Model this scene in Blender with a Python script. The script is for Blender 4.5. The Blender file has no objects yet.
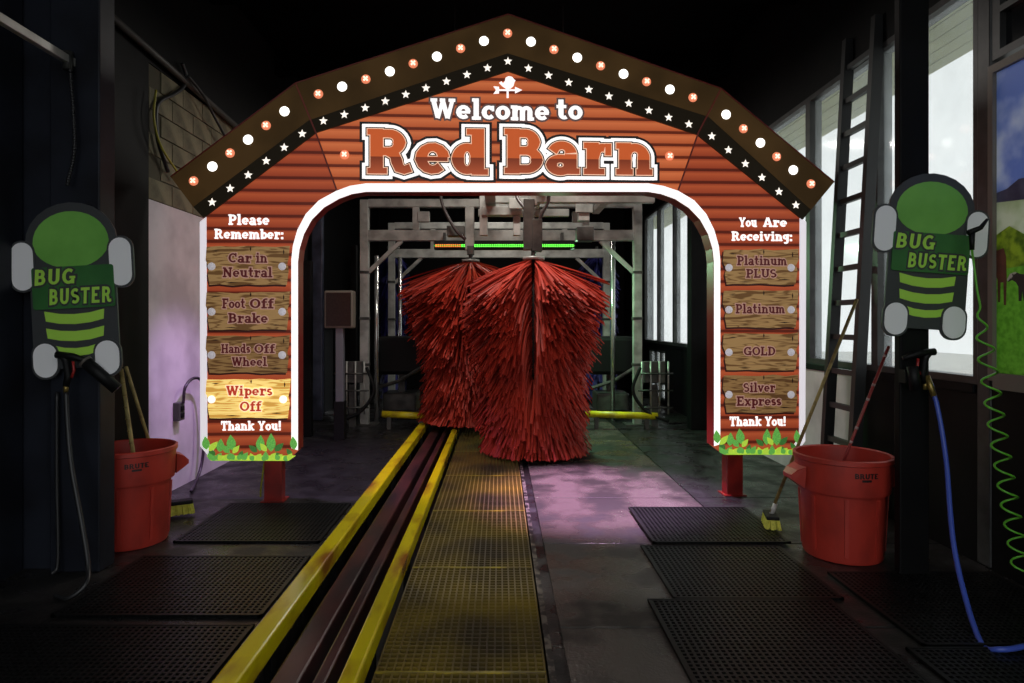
import bpy, bmesh, math, random
from mathutils import Vector, Matrix

# ------------------------------------------------------------------ camera
F, CX, CY, H = 640.0, 500.0, 323.0, 1.55        # focal length in px (1024 wide), vanishing point, eye height
sc = bpy.context.scene
COL = sc.collection
cam_d = bpy.data.cameras.new('camera'); cam = bpy.data.objects.new('camera', cam_d); COL.objects.link(cam)
cam.location = (0, 0, H); cam.rotation_euler = (math.pi/2, 0, 0)
cam_d.sensor_width = 36.0; cam_d.lens = 36.0*F/1024.0
cam_d.shift_x = (512-CX)/1024.0; cam_d.shift_y = (CY-341.5)/1024.0
cam_d.clip_start = 0.05; cam_d.clip_end = 200
sc.camera = cam
# ------------------------------------------------------------------ sky and exposure
w = bpy.data.worlds.new('overcast_sky'); sc.world = w; w.use_nodes = True
bg = w.node_tree.nodes['Background']
bg.inputs[0].default_value = (0.95, 0.985, 1.0, 1); bg.inputs[1].default_value = 1.15
sc.view_settings.view_transform = 'Standard'; sc.view_settings.look = 'None'
sc.view_settings.gamma = 1.0; sc.view_settings.exposure = 0.0; sc.view_settings.use_curve_mapping = False

random.seed(7)
PI = math.pi
# ------------------------------------------------------------------ materials
def lin(c):
    def f(v):
        v = v/255.0
        return v/12.92 if v <= 0.04045 else ((v+0.055)/1.055)**2.4
    return (f(c[0]), f(c[1]), f(c[2]), 1.0)
MATS = {}
def mat(name, col, rough=0.5, metal=0.0, emit=0.0, col2=None, nscale=6.0, lo=0.4, hi=0.65, bump=0.0, bscale=40.0,
        spec=0.5, rough2=None, stretch=None, detail=4.0):
    if name in MATS: return MATS[name]
    m = bpy.data.materials.new(name); m.use_nodes = True
    nt = m.node_tree; N = nt.nodes; L = nt.links
    p = N['Principled BSDF']
    p.inputs['Roughness'].default_value = rough; p.inputs['Metallic'].default_value = metal
    p.inputs['Specular IOR Level'].default_value = spec
    p.inputs['Base Color'].default_value = lin(col)
    if emit: p.inputs['Emission Color'].default_value = lin(col); p.inputs['Emission Strength'].default_value = emit
    tc = N.new('ShaderNodeTexCoord'); mp = N.new('ShaderNodeMapping')
    L.new(tc.outputs['Object'], mp.inputs[0])
    if stretch: mp.inputs['Scale'].default_value = stretch
    if col2 is not None:
        nz = N.new('ShaderNodeTexNoise'); nz.inputs['Scale'].default_value = nscale; nz.inputs['Detail'].default_value = detail
        L.new(mp.outputs[0], nz.inputs['Vector'])
        rm = N.new('ShaderNodeMapRange'); rm.inputs[1].default_value = lo; rm.inputs[2].default_value = hi
        L.new(nz.outputs['Fac'], rm.inputs[0])
        mx = N.new('ShaderNodeMix'); mx.data_type = 'RGBA'
        mx.inputs[6].default_value = lin(col); mx.inputs[7].default_value = lin(col2)
        L.new(rm.outputs[0], mx.inputs[0])
        L.new(mx.outputs[2], p.inputs['Base Color'])
        if emit: L.new(mx.outputs[2], p.inputs['Emission Color'])
        if rough2 is not None:
            r2 = N.new('ShaderNodeMapRange'); r2.inputs[3].default_value = rough; r2.inputs[4].default_value = rough2
            L.new(rm.outputs[0], r2.inputs[0]); L.new(r2.outputs[0], p.inputs['Roughness'])
    if bump:
        n2 = N.new('ShaderNodeTexNoise'); n2.inputs['Scale'].default_value = bscale; n2.inputs['Detail'].default_value = 5
        L.new(mp.outputs[0], n2.inputs['Vector'])
        b = N.new('ShaderNodeBump'); b.inputs['Strength'].default_value = bump; b.inputs['Distance'].default_value = 0.01
        L.new(n2.outputs['Fac'], b.inputs['Height']); L.new(b.outputs[0], p.inputs['Normal'])
    MATS[name] = m
    return m

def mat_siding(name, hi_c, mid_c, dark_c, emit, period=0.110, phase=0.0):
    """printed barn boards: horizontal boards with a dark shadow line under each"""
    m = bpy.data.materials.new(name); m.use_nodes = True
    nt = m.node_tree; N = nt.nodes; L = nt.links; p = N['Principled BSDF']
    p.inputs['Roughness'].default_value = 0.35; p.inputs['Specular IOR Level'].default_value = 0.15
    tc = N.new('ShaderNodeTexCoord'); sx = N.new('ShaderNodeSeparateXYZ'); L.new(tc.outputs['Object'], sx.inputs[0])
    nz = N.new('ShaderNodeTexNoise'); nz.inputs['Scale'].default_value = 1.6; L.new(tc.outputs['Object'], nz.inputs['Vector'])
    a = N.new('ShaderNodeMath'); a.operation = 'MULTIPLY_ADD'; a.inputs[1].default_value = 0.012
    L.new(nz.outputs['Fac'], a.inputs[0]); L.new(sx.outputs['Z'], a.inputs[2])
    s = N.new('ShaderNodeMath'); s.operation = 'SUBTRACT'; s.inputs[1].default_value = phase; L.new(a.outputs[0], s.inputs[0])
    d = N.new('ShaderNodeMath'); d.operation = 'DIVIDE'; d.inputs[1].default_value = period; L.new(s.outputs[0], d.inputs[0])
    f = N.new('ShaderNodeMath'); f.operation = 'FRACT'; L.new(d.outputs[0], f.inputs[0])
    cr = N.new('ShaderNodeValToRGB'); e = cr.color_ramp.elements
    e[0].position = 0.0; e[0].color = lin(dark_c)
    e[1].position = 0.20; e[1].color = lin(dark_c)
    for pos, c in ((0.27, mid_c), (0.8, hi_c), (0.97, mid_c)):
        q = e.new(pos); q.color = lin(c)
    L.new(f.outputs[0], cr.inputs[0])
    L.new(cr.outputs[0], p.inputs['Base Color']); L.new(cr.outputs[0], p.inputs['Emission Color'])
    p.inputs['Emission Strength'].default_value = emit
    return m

def mat_wood(name, c1, c2, emit):
    """printed cartoon wood grain"""
    m = bpy.data.materials.new(name); m.use_nodes = True
    nt = m.node_tree; N = nt.nodes; L = nt.links; p = N['Principled BSDF']
    p.inputs['Roughness'].default_value = 0.4; p.inputs['Specular IOR Level'].default_value = 0.15
    tc = N.new('ShaderNodeTexCoord'); mp = N.new('ShaderNodeMapping'); mp.inputs['Scale'].default_value = (1.3, 1, 10)
    L.new(tc.outputs['Object'], mp.inputs[0])
    nz = N.new('ShaderNodeTexNoise'); nz.inputs['Scale'].default_value = 2.6; nz.inputs['Detail'].default_value = 1.5
    L.new(mp.outputs[0], nz.inputs['Vector'])
    cr = N.new('ShaderNodeValToRGB'); cr.color_ramp.interpolation = 'LINEAR'; e = cr.color_ramp.elements
    e[0].position = 0.40; e[0].color = lin(c2); e[1].position = 0.46; e[1].color = lin(c1)
    for pos, c in ((0.55, c1), (0.585, c2), (0.64, c1)):
        q = e.new(pos); q.color = lin(c)
    L.new(nz.outputs['Fac'], cr.inputs[0])
    L.new(cr.outputs[0], p.inputs['Base Color']); L.new(cr.outputs[0], p.inputs['Emission Color'])
    p.inputs['Emission Strength'].default_value = emit
    return m

def mat_two_tone(name, top_c, mid_c, low_c, z_split, z0, emit):
    """lettering face: light upper half, darker lower half that brightens again to the foot (printed)"""
    m = bpy.data.materials.new(name); m.use_nodes = True
    nt = m.node_tree; N = nt.nodes; L = nt.links; p = N['Principled BSDF']
    p.inputs['Roughness'].default_value = 0.4; p.inputs['Specular IOR Level'].default_value = 0.15
    tc = N.new('ShaderNodeTexCoord'); sx = N.new('ShaderNodeSeparateXYZ'); L.new(tc.outputs['Object'], sx.inputs[0])
    r = N.new('ShaderNodeMapRange'); r.inputs[1].default_value = z0; r.inputs[2].default_value = z0+(z_split-z0)*2
    L.new(sx.outputs['Z'], r.inputs[0])
    cr = N.new('ShaderNodeValToRGB'); e = cr.color_ramp.elements
    e[0].position = 0; e[0].color = lin(low_c); e[1].position = 1; e[1].color = lin(top_c)
    for pos, c in ((0.49, mid_c), (0.51, top_c)):
        q = e.new(pos); q.color = lin(c)
    L.new(r.outputs[0], cr.inputs[0])
    L.new(cr.outputs[0], p.inputs['Base Color']); L.new(cr.outputs[0], p.inputs['Emission Color'])
    p.inputs['Emission Strength'].default_value = emit
    return m

def mat_pane(name, haze, tint=(235, 242, 245)):
    m = bpy.data.materials.new(name); m.use_nodes = True
    nt = m.node_tree; N = nt.nodes; L = nt.links; out = N['Material Output']; N.remove(N['Principled BSDF'])
    t = N.new('ShaderNodeBsdfTransparent'); t.inputs[0].default_value = (0.97, 0.98, 0.97, 1)
    d = N.new('ShaderNodeBsdfTranslucent'); d.inputs[0].default_value = lin(tint)
    g = N.new('ShaderNodeBsdfGlossy'); g.inputs['Roughness'].default_value = 0.08
    tc = N.new('ShaderNodeTexCoord'); nz = N.new('ShaderNodeTexNoise'); nz.inputs['Scale'].default_value = 2.0; nz.inputs['Detail'].default_value = 5
    L.new(tc.outputs['Object'], nz.inputs['Vector'])
    rm = N.new('ShaderNodeMapRange'); rm.inputs[1].default_value = 0.3; rm.inputs[2].default_value = 0.7
    rm.inputs[3].default_value = haze*0.6; rm.inputs[4].default_value = min(1, haze*1.4); L.new(nz.outputs['Fac'], rm.inputs[0])
    m1 = N.new('ShaderNodeMixShader'); L.new(rm.outputs[0], m1.inputs[0]); L.new(t.outputs[0], m1.inputs[1]); L.new(d.outputs[0], m1.inputs[2])
    m2 = N.new('ShaderNodeMixShader'); m2.inputs[0].default_value = 0.05; L.new(m1.outputs[0], m2.inputs[1]); L.new(g.outputs[0], m2.inputs[2])
    L.new(m2.outputs[0], out.inputs[0])
    return m

# ------------------------------------------------------------------ mesh helpers
class MB:
    def __init__(s): s.v = []; s.f = []
    def add(s, vs, fs):
        o = len(s.v); s.v += [tuple(v) for v in vs]; s.f += [tuple(i+o for i in f) for f in fs]; return s
    def box(s, x0, x1, y0, y1, z0, z1):
        return s.add([(x0,y0,z0),(x1,y0,z0),(x1,y1,z0),(x0,y1,z0),(x0,y0,z1),(x1,y0,z1),(x1,y1,z1),(x0,y1,z1)],
                     [(0,3,2,1),(4,5,6,7),(0,1,5,4),(1,2,6,5),(2,3,7,6),(3,0,4,7)])
    def bbox(s, x0, x1, y0, y1, z0, z1, b=0.01):
        """box with chamfered edges"""
        bm = bmesh.new(); bmesh.ops.create_cube(bm, size=1)
        for v in bm.verts: v.co = Vector(((x0+x1)/2+v.co.x*(x1-x0), (y0+y1)/2+v.co.y*(y1-y0), (z0+z1)/2+v.co.z*(z1-z0)))
        bmesh.ops.bevel(bm, geom=bm.edges[:], offset=b, segments=2, affect='EDGES', profile=0.5)
        bm.verts.index_update(); s.add([v.co[:] for v in bm.verts], [[v.index for v in f.verts] for f in bm.faces]); bm.free(); return s
    def bar(s, a, b, w, h, up=(0,0,1)):
        a = Vector(a); b = Vector(b); d = (b-a).normalized(); u = Vector(up)
        sd = d.cross(u)
        if sd.length < 1e-4: sd = d.cross(Vector((1,0,0)))
        sd.normalize(); u = sd.cross(d).normalized()
        vs = []
        for p in (a, b):
            for i, j in ((-1,-1),(1,-1),(1,1),(-1,1)): vs.append(p+sd*(w/2*i)+u*(h/2*j))
        return s.add(vs, [(0,1,2,3),(7,6,5,4),(0,4,5,1),(1,5,6,2),(2,6,7,3),(3,7,4,0)])
    def tube(s, pts, r, n=8, cap=True):
        pts = [Vector(p) for p in pts]; m = len(pts); rs = r if isinstance(r, (list, tuple)) else [r]*m
        t0 = (pts[1]-pts[0]).normalized()
        nrm = t0.orthogonal().normalized(); vs = []
        for i, p in enumerate(pts):
            t = (pts[min(i+1,m-1)]-pts[max(i-1,0)]).normalized()
            nrm = (nrm - t*nrm.dot(t)).normalized(); bn = t.cross(nrm)
            for k in range(n):
                a = 2*PI*k/n; vs.append(p+(nrm*math.cos(a)+bn*math.sin(a))*rs[i])
        fs = []
        for i in range(m-1):
            for k in range(n): fs.append((i*n+k, i*n+(k+1)%n, (i+1)*n+(k+1)%n, (i+1)*n+k))
        if cap: fs += [tuple(range(n))[::-1], tuple(range((m-1)*n, m*n))]
        return s.add(vs, fs)
    def lathe(s, prof, c=(0,0), n=32):
        vs = []; m = len(prof)
        for r, z in prof:
            for k in range(n):
                a = 2*PI*k/n; vs.append((c[0]+r*math.cos(a), c[1]+r*math.sin(a), z))
        fs = []
        for i in range(m-1):
            for k in range(n): fs.append((i*n+k, i*n+(k+1)%n, (i+1)*n+(k+1)%n, (i+1)*n+k))
        return s.add(vs, fs)
    def prism(s, pts, y0, y1):
        """polygon in x-z, extruded from y0 (front) to y1"""
        ar = sum(pts[i][0]*pts[(i+1)%len(pts)][1]-pts[(i+1)%len(pts)][0]*pts[i][1] for i in range(len(pts)))
        if ar < 0: pts = pts[::-1]
        n = len(pts)
        vs = [(x, y0, z) for x, z in pts]+[(x, y1, z) for x, z in pts]
        return s.add(vs, [tuple(range(n)), tuple(range(2*n-1, n-1, -1))]+[(i, i+n, (i+1)%n+n, (i+1)%n) for i in range(n)])
    def disc(s, x, z, r, y0, y1, n=20, dome=0.0):
        pts = [(x+r*math.cos(2*PI*k/n), z+r*math.sin(2*PI*k/n)) for k in range(n)]
        if not dome: return s.prism(pts, y0, y1)
        vs = []; fs = []; m = 4
        for i in range(m+1):
            q = i/m*PI/2
            for k in range(n):
                vs.append((x+r*math.cos(q)*math.cos(2*PI*k/n)*0.999, y0-dome*math.sin(q), z+r*math.cos(q)*math.sin(2*PI*k/n)))
        for i in range(m):
            for k in range(n): fs.append((i*n+k, i*n+(k+1)%n, (i+1)*n+(k+1)%n, (i+1)*n+k))
        return s.add(vs, fs)
    def mesh(s, name, m, smooth=False):
        me = bpy.data.meshes.new(name); me.from_pydata(s.v, [], s.f); me.materials.append(m)
        if smooth: me.polygons.foreach_set('use_smooth', [True]*len(me.polygons))
        me.update(); return me
    def build(s, name, m, parent=None, smooth=False, origin=None, kind=None):
        """geometry is in the parent's local space (or world, moved to origin for a top-level mesh)"""
        if origin is not None: s.v = [(a[0]-origin[0], a[1]-origin[1], a[2]-origin[2]) for a in s.v]
        o = bpy.data.objects.new(name, s.mesh(name, m, smooth)); COL.objects.link(o)
        if origin is not None: o.location = origin
        if parent is not None: o.parent = parent
        if kind: o['kind'] = kind
        return o
def smooth_by_angle(o, deg=35):
    me = o.data; bm = bmesh.new(); bm.from_mesh(me)
    for f in bm.faces: f.smooth = True
    for e in bm.edges:
        e.smooth = not (len(e.link_faces) == 2 and e.calc_face_angle(0) > math.radians(deg))
    bm.to_mesh(me); bm.free(); return o
def link(name, me, parent=None, loc=(0,0,0), rot=None, scale=None):
    o = bpy.data.objects.new(name, me); COL.objects.link(o); o.location = loc
    if rot: o.rotation_euler = rot
    if scale: o.scale = scale
    if parent is not None: o.parent = parent
    return o
def tag(o, label, cat, group=None):
    o['label'] = label; o['category'] = cat
    if group: o['group'] = group
    return o
def thing(name, label, cat, loc, rz=0, group=None):
    o = bpy.data.objects.new(name, None); COL.objects.link(o); o.location = loc; o.rotation_euler = (0, 0, rz)
    o.empty_display_size = 0.1
    return tag(o, label, cat, group)
def struct(o): o['kind'] = 'structure'; return o
def spline(pts, n=10):
    """Catmull-Rom through points"""
    P = [Vector(p) for p in pts]; P = [P[0]*2-P[1]]+P+[P[-1]*2-P[-2]]; out = []
    for i in range(1, len(P)-2):
        for k in range(n):
            t = k/n; a, b, c, d = P[i-1], P[i], P[i+1], P[i+2]
            out.append(0.5*((2*b)+(c-a)*t+(2*a-5*b+4*c-d)*t*t+(3*b-a-3*c+d)*t**3))
    out.append(P[-2]); return out
def at(px, py, Y):
    """world point seen at a photo pixel at distance Y"""
    return ((px-CX)/F*Y, Y, H-(py-CY)/F*Y)

# ------------------------------------------------------------------ slab-serif stroke lettering
def arc(cx, cy, rx, ry, a0, a1, n=12):
    return [(cx+rx*math.cos(math.radians(a0+(a1-a0)*i/n)), cy+ry*math.sin(math.radians(a0+(a1-a0)*i/n))) for i in range(n+1)]
def ell(cx, cy, rx, ry): return ('C', arc(cx, cy, rx, ry, 0, 360, 24)[:-1])
SW = 0.15
def sf(a, b, y, w=SW): return ('S', [(a, y), (b, y)], w)
def V(x, a, b, w=None): return ('L', [(x, a), (x, b)], w)
def P(pts, w=None): return ('L', pts, w)
b0, c1_, x1_ = SW/2, 1-SW/2, 0.72-SW/2
G = {
 'R': ([V(.2,0,1), P([(.2,.89),(.44,.89)]+arc(.46,.695,.2,.195,90,-90)+[(.2,.5)]), P([(.42,.5),(.56,.43),(.61,.28),(.66,.14),(.76,.10),(.90,.15)]), sf(0,.42,b0), sf(0,.3,c1_)], .95),
 'B': ([V(.2,0,1), P([(.2,.89),(.43,.89)]+arc(.45,.7,.18,.19,90,-90)+[(.2,.51)]), P([(.2,.51),(.46,.51)]+arc(.48,.31,.21,.2,90,-90)+[(.2,.11)]), sf(0,.3,b0), sf(0,.3,c1_)], .86),
 'P': ([V(.2,0,1), P([(.2,.89),(.44,.89)]+arc(.46,.675,.21,.215,90,-90)+[(.2,.46)]), sf(0,.46,b0), sf(0,.3,c1_)], .82),
 'D': ([V(.2,0,1), P([(.2,.89),(.38,.89)]+arc(.4,.5,.34,.39,90,-90)+[(.2,.11)]), sf(0,.3,b0), sf(0,.3,c1_)], .92),
 'C': ([P(arc(.46,.5,.34,.39,48,312)), V(.73,.6,.97,.13)], .88),
 'G': ([P(arc(.46,.5,.34,.39,48,330)), V(.73,.62,.97,.13), V(.76,.04,.44,.2), sf(.52,.92,.43)], .96),
 'O': ([ell(.46,.5,.35,.39)], .94),
 'S': ([P(arc(.38,.695,.25,.195,35,270)+arc(.38,.305,.26,.195,90,-145)[1:])], .78),
 'H': ([V(.2,0,1), V(.74,0,1), sf(.2,.74,.5), sf(0,.4,b0), sf(0,.4,c1_), sf(.54,.94,b0), sf(.54,.94,c1_)], .98),
 'N': ([V(.19,0,1,.17), V(.77,0,1,.17), P([(.18,.93),(.78,.07)],.23), sf(0,.3,c1_), sf(0,.38,b0), sf(.58,.96,c1_)], 1.0),
 'F': ([V(.2,0,1), P([(.2,.91),(.74,.91)],.18), P([(.2,.51),(.56,.51)],.16), V(.68,.66,1,.13), sf(0,.46,b0), sf(0,.3,c1_)], .78),
 'E': ([V(.2,0,1), P([(.2,.91),(.74,.91)],.18), P([(.2,.51),(.56,.51)],.16), P([(.2,.09),(.76,.09)],.18), V(.68,.66,1,.13), V(.70,0,.32,.13), sf(0,.3,b0), sf(0,.3,c1_)], .82),
 'L': ([V(.2,0,1), P([(.2,.09),(.74,.09)],.18), V(.68,0,.36,.13), sf(0,.3,b0), sf(0,.42,c1_)], .80),
 'T': ([V(.41,0,1), P([(.02,.91),(.80,.91)],.18), V(.085,.64,1,.13), V(.735,.64,1,.13), sf(.19,.63,b0)], .84),
 'U': ([P([(.2,1),(.2,.36)]+arc(.46,.36,.26,.25,180,360)+[(.72,1)]), sf(0,.4,c1_), sf(.54,.92,c1_)], .94),
 'Y': ([P([(.14,.95),(.43,.46)],.2), P([(.74,.95),(.43,.46)],.2), V(.43,0,.52), sf(0,.34,c1_), sf(.54,.88,c1_), sf(.22,.64,b0)], .88),
 'A': ([P([(.13,.05),(.43,.98)],.2), P([(.79,.05),(.47,.98)],.22), P([(.25,.3),(.62,.3)],.14), sf(0,.32,b0), sf(.58,.93,b0)], .93),
 'W': ([P([(.13,.95),(.35,.08)],.22), P([(.35,.04),(.58,.88)],.18), P([(.58,.88),(.82,.06)],.22), P([(.82,.04),(1.05,.95)],.18), sf(0,.32,c1_), sf(.86,1.18,c1_), sf(.44,.7,c1_)], 1.2),
 'a': ([V(.5,.0,.46), P([(.11,.50)]+arc(.31,.46,.19,.18,140,0)), ell(.28,.21,.18,.14), sf(.45,.7,b0)], .70),
 'b': ([V(.2,0,1), ell(.42,.36,.2,.25), sf(0,.25,c1_)], .72),
 'c': ([P(arc(.34,.36,.23,.25,45,320)), V(.53,.42,.68,.12)], .64),
 'd': ([V(.52,0,1.03), ell(.3,.36,.19,.25), sf(.28,.52,.955), sf(.5,.74,b0)], .75),
 'e': ([P(arc(.34,.36,.23,.25,0,318)), P([(.12,.35),(.66,.35)],.12)], .70),
 'f': ([P([(.24,0),(.24,.78)]+arc(.42,.78,.18,.15,180,50)), sf(.03,.5,x1_), sf(.02,.5,b0)], .54),
 'g': ([ell(.3,.44,.19,.18), P([(.52,.7),(.52,.0)]+arc(.33,-.04,.19,.16,0,-150)), sf(.5,.72,x1_)], .72),
 'h': ([V(.2,0,1), P([(.2,.42)]+arc(.41,.41,.19,.2,150,0)+[(.6,0)]), sf(0,.2,c1_), sf(0,.38,b0), sf(.42,.8,b0)], .82),
 'i': ([V(.22,0,.72), sf(.02,.24,x1_), sf(.02,.44,b0), V(.21,.8,1.0)], .46),
 'k': ([V(.2,0,1), P([(.22,.30),(.62,.66)],.16), P([(.36,.42),(.64,.05)],.2), sf(0,.2,c1_), sf(0,.36,b0), sf(.48,.8,b0), sf(.44,.78,x1_)], .82),
 'l': ([V(.22,0,1.03), sf(.02,.24,.955), sf(.01,.45,b0)], .46),
 'm': ([V(.2,0,.72), P([(.2,.42)]+arc(.39,.42,.17,.19,150,0)+[(.56,0)]), P([(.56,.42)]+arc(.75,.42,.17,.19,150,0)+[(.92,0)]), sf(0,.2,x1_), sf(0,.36,b0), sf(.46,.68,b0), sf(.82,1.12,b0)], 1.14),
 'n': ([V(.2,0,.72), P([(.2,.42)]+arc(.41,.41,.19,.2,150,0)+[(.6,0)]), sf(0,.2,x1_), sf(0,.38,b0), sf(.43,.8,b0)], .82),
 'o': ([ell(.34,.36,.23,.25)], .69),
 'p': ([V(.2,-.28,.72), ell(.42,.36,.2,.25), sf(0,.2,x1_), sf(0,.42,-.205)], .73),
 'r': ([V(.22,0,.72), P([(.24,.40)]+arc(.43,.42,.17,.18,150,70)), V(.55,.42,.70,.15), sf(.02,.24,x1_), sf(.02,.48,b0)], .66),
 's': ([P(arc(.27,.485,.16,.125,30,270,10)+arc(.27,.235,.17,.125,90,-150,10)[1:],.19)], .55),
 't': ([P([(.24,.98),(.24,.26)]+arc(.40,.26,.16,.15,180,310)), sf(.02,.5,x1_)], .58),
 'u': ([P([(.2,.72),(.2,.32)]+arc(.39,.32,.19,.21,180,340)), V(.58,0,.72), sf(0,.22,x1_), sf(.38,.6,x1_), sf(.58,.8,b0)], .82),
 'v': ([P([(.13,.68),(.37,.06)],.2), P([(.37,.06),(.6,.68)],.17), sf(0,.3,x1_), sf(.46,.74,x1_)], .76),
 'x': ([P([(.13,.68),(.58,.04)],.2), P([(.58,.68),(.13,.04)],.16), sf(0,.3,x1_), sf(.42,.72,x1_), sf(0,.3,b0), sf(.42,.72,b0)], .74),
 ':': ([V(.15,0,.22), V(.15,.46,.68)], .34),
 '!': ([V(.15,.32,1), V(.15,0,.22)], .36),
 ' ': ([], .34),
}
def ribbon(pts, w, ext, closed=False, shape=False):
    n = len(pts); pts = [Vector((p[0], p[1])) for p in pts]
    if not closed:
        a = (pts[0]-pts[1]).normalized(); b = (pts[-1]-pts[-2]).normalized()
        pts[0] = pts[0]+a*ext; pts[-1] = pts[-1]+b*ext
    A = []; B = []
    for i in range(n):
        if closed: p, q = pts[i-1], pts[(i+1) % n]
        else: p, q = pts[max(i-1,0)], pts[min(i+1,n-1)]
        t1 = (pts[i]-p); t2 = (q-pts[i])
        if t1.length < 1e-6: t1 = t2
        if t2.length < 1e-6: t2 = t1
        t1.normalize(); t2.normalize(); t = (t1+t2).normalized()
        nm = Vector((-t.y, t.x)); k = max(0.5, nm.dot(Vector((-t1.y, t1.x))))
        hw = (w*(1-0.30*abs(t.x) if shape else 1)+2*ext)/2
        A.append(pts[i]+nm*(hw/k)); B.append(pts[i]-nm*(hw/k))
    q = []
    for i in range(n if closed else n-1):
        j = (i+1) % n; q.append((A[i], A[j], B[j], B[i]))
    return q
def text_width(s, track=0.0): return sum(G[c][1]+track for c in s)-track
def lettering(s, x0, x1, zbase, zcap, y0, y1, weight=0.235, outline=0.0, sans=False, slant=0.0, track=0.03, mapf=None):
    """builds the word between x0 and x1; outline grows every stroke (in cap heights)"""
    mb = MB(); tw = text_width(s, track); sx = (x1-x0)/tw; sz = zcap-zbase; cx = 0.0; ns = 0
    for ch in s:
        for st in G[ch][0]:
            kind = st[0]
            if sans and kind == 'S' and ch not in 'H': 
                if not (ch == 'G'): continue
            if sans and kind == 'L' and len(st) > 2 and st[2] in (.12, .13): continue
            wd = st[2] if len(st) > 2 and st[2] else weight
            ns += 1; dy = -0.00012*(ns % 11)
            for quad in ribbon(st[1], wd, outline, kind == 'C', kind != 'S' and not (len(st) > 2 and st[2])):
                pts = [(x0+(cx+p.x+slant*p.y)*sx, zbase+p.y*sz) for p in quad]
                ar = sum(pts[i][0]*pts[(i+1)%4][1]-pts[(i+1)%4][0]*pts[i][1] for i in range(4))
                if ar < 0: pts = pts[::-1]
                vs = [(x, y0+dy, z) for x, z in pts]+[(x, y1, z) for x, z in pts]
                if mapf: vs = [mapf(v) for v in vs]
                mb.add(vs, [(0,1,2,3),(0,4,5,1),(1,5,6,2),(2,6,7,3),(3,7,4,0)])
        cx += G[ch][1]+track
    return mb

# ================================================================== THE SETTING
XL, XR = -3.03, 3.10           # side walls
Y0B, Y1B, ZC = -0.2, 16.0, 5.2  # building front, back, ceiling
m_black = mat('black_paint', (14, 14, 15), 0.6, col2=(8, 8, 9), nscale=5, spec=0.15)
m_blackblue = mat('blue_black_panel', (30, 33, 42), 0.5, col2=(19, 20, 26), nscale=3, spec=0.2)
m_ceiling = mat('black_ceiling', (6, 6, 7), 0.9, spec=0.03)
m_white_wall = mat('white_painted_wall', (205, 198, 205), 0.5, col2=(178, 170, 178), nscale=2.5)
m_block = mat('dingy_block', (120, 114, 90), 0.85, col2=(84, 80, 62), nscale=4, bump=0.4)
m_conc = mat('wet_concrete', (96, 88, 82), 0.12, col2=(40, 36, 32), nscale=2.6, lo=0.42, hi=0.58, rough2=0.5, bump=0.25, bscale=60)
m_conc_dark = mat('dark_concrete', (32, 30, 30), 0.26, col2=(19, 18, 18), nscale=4, rough2=0.6, bump=0.3, bscale=60)
m_trench = mat('trench_grime', (20, 18, 16), 0.35, col2=(8, 8, 8), nscale=8)
m_frame_dark = mat('dark_window_frame', (58, 58, 58), 0.45, col2=(34, 34, 34), nscale=6)
m_ground = mat('outside_pavement', (196, 196, 190), 0.9, col2=(180, 180, 174), nscale=1.5)
m_soffit = mat('cream_soffit', (196, 200, 150), 0.7, col2=(180, 184, 136), nscale=2)

# floor: left half, trench bottom and bed below the slabs
fl = MB()
fl.box(XL, -1.22, Y0B, Y1B, -0.45, 0.0)
fl.box(-1.22, 0.215, Y0B, Y1B, -0.45, -0.36)
fl.box(0.215, XR, Y0B, Y1B, -0.45, -0.014)
floor = struct(fl.build('floor', m_conc_dark))
ys = [Y0B, 2.02, 3.26, 4.50, 5.68, 6.9, 8.1, 9.4, 10.7, 12.0, 13.4, 14.7, Y1B]
for i in range(len(ys)-1):
    for xa, xb in ((0.30, 1.72), (1.72, XR)):
        MB().bbox(xa+0.006, xb-0.006, ys[i]+0.006, ys[i+1]-0.006, -0.03, random.uniform(-0.001, 0.001), 0.004).build('slab', m_conc if xa < 1 else m_conc_dark, floor)
tr = MB(); tr.box(-1.22, 0.2, Y0B, Y1B, -0.358, -0.35); tr.box(-1.235, -1.222, Y0B, Y1B, -0.35, -0.002)
struct(tr.build('trench_lining', m_trench, floor))
ed = MB(); ed.box(0.215, 0.245, Y0B, Y1B, -0.05, 0.006)
ed.build('worn_edge_angle', mat('worn_angle_iron', (112, 106, 96), 0.45, 0.4, col2=(30, 28, 26), nscale=14, lo=0.45, hi=0.55), floor)
struct(MB().box(-30, 30, -30, 45, -0.7, -0.46).build('ground', m_ground))
ga = MB(); ga.box(-9, 9, -14, Y0B, -0.46, -0.004)
struct(ga.build('driveway', m_conc_dark))
# ceiling
cl = MB(); cl.box(XL-0.3, XR+0.3, Y0B, Y1B, ZC, ZC+0.15)
ceil = struct(cl.build('ceiling', m_ceiling))
for yy in (4.6, 6.6, 8.6, 10.6, 12.6): MB().box(XL, XR, yy, yy+0.14, ZC-0.3, ZC).build('roof_beam', m_ceiling, ceil)
struct(MB().box(XL-0.3, XR+0.3, Y1B, Y1B+0.2, -0.45, ZC).build('wall_back', m_black))
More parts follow.
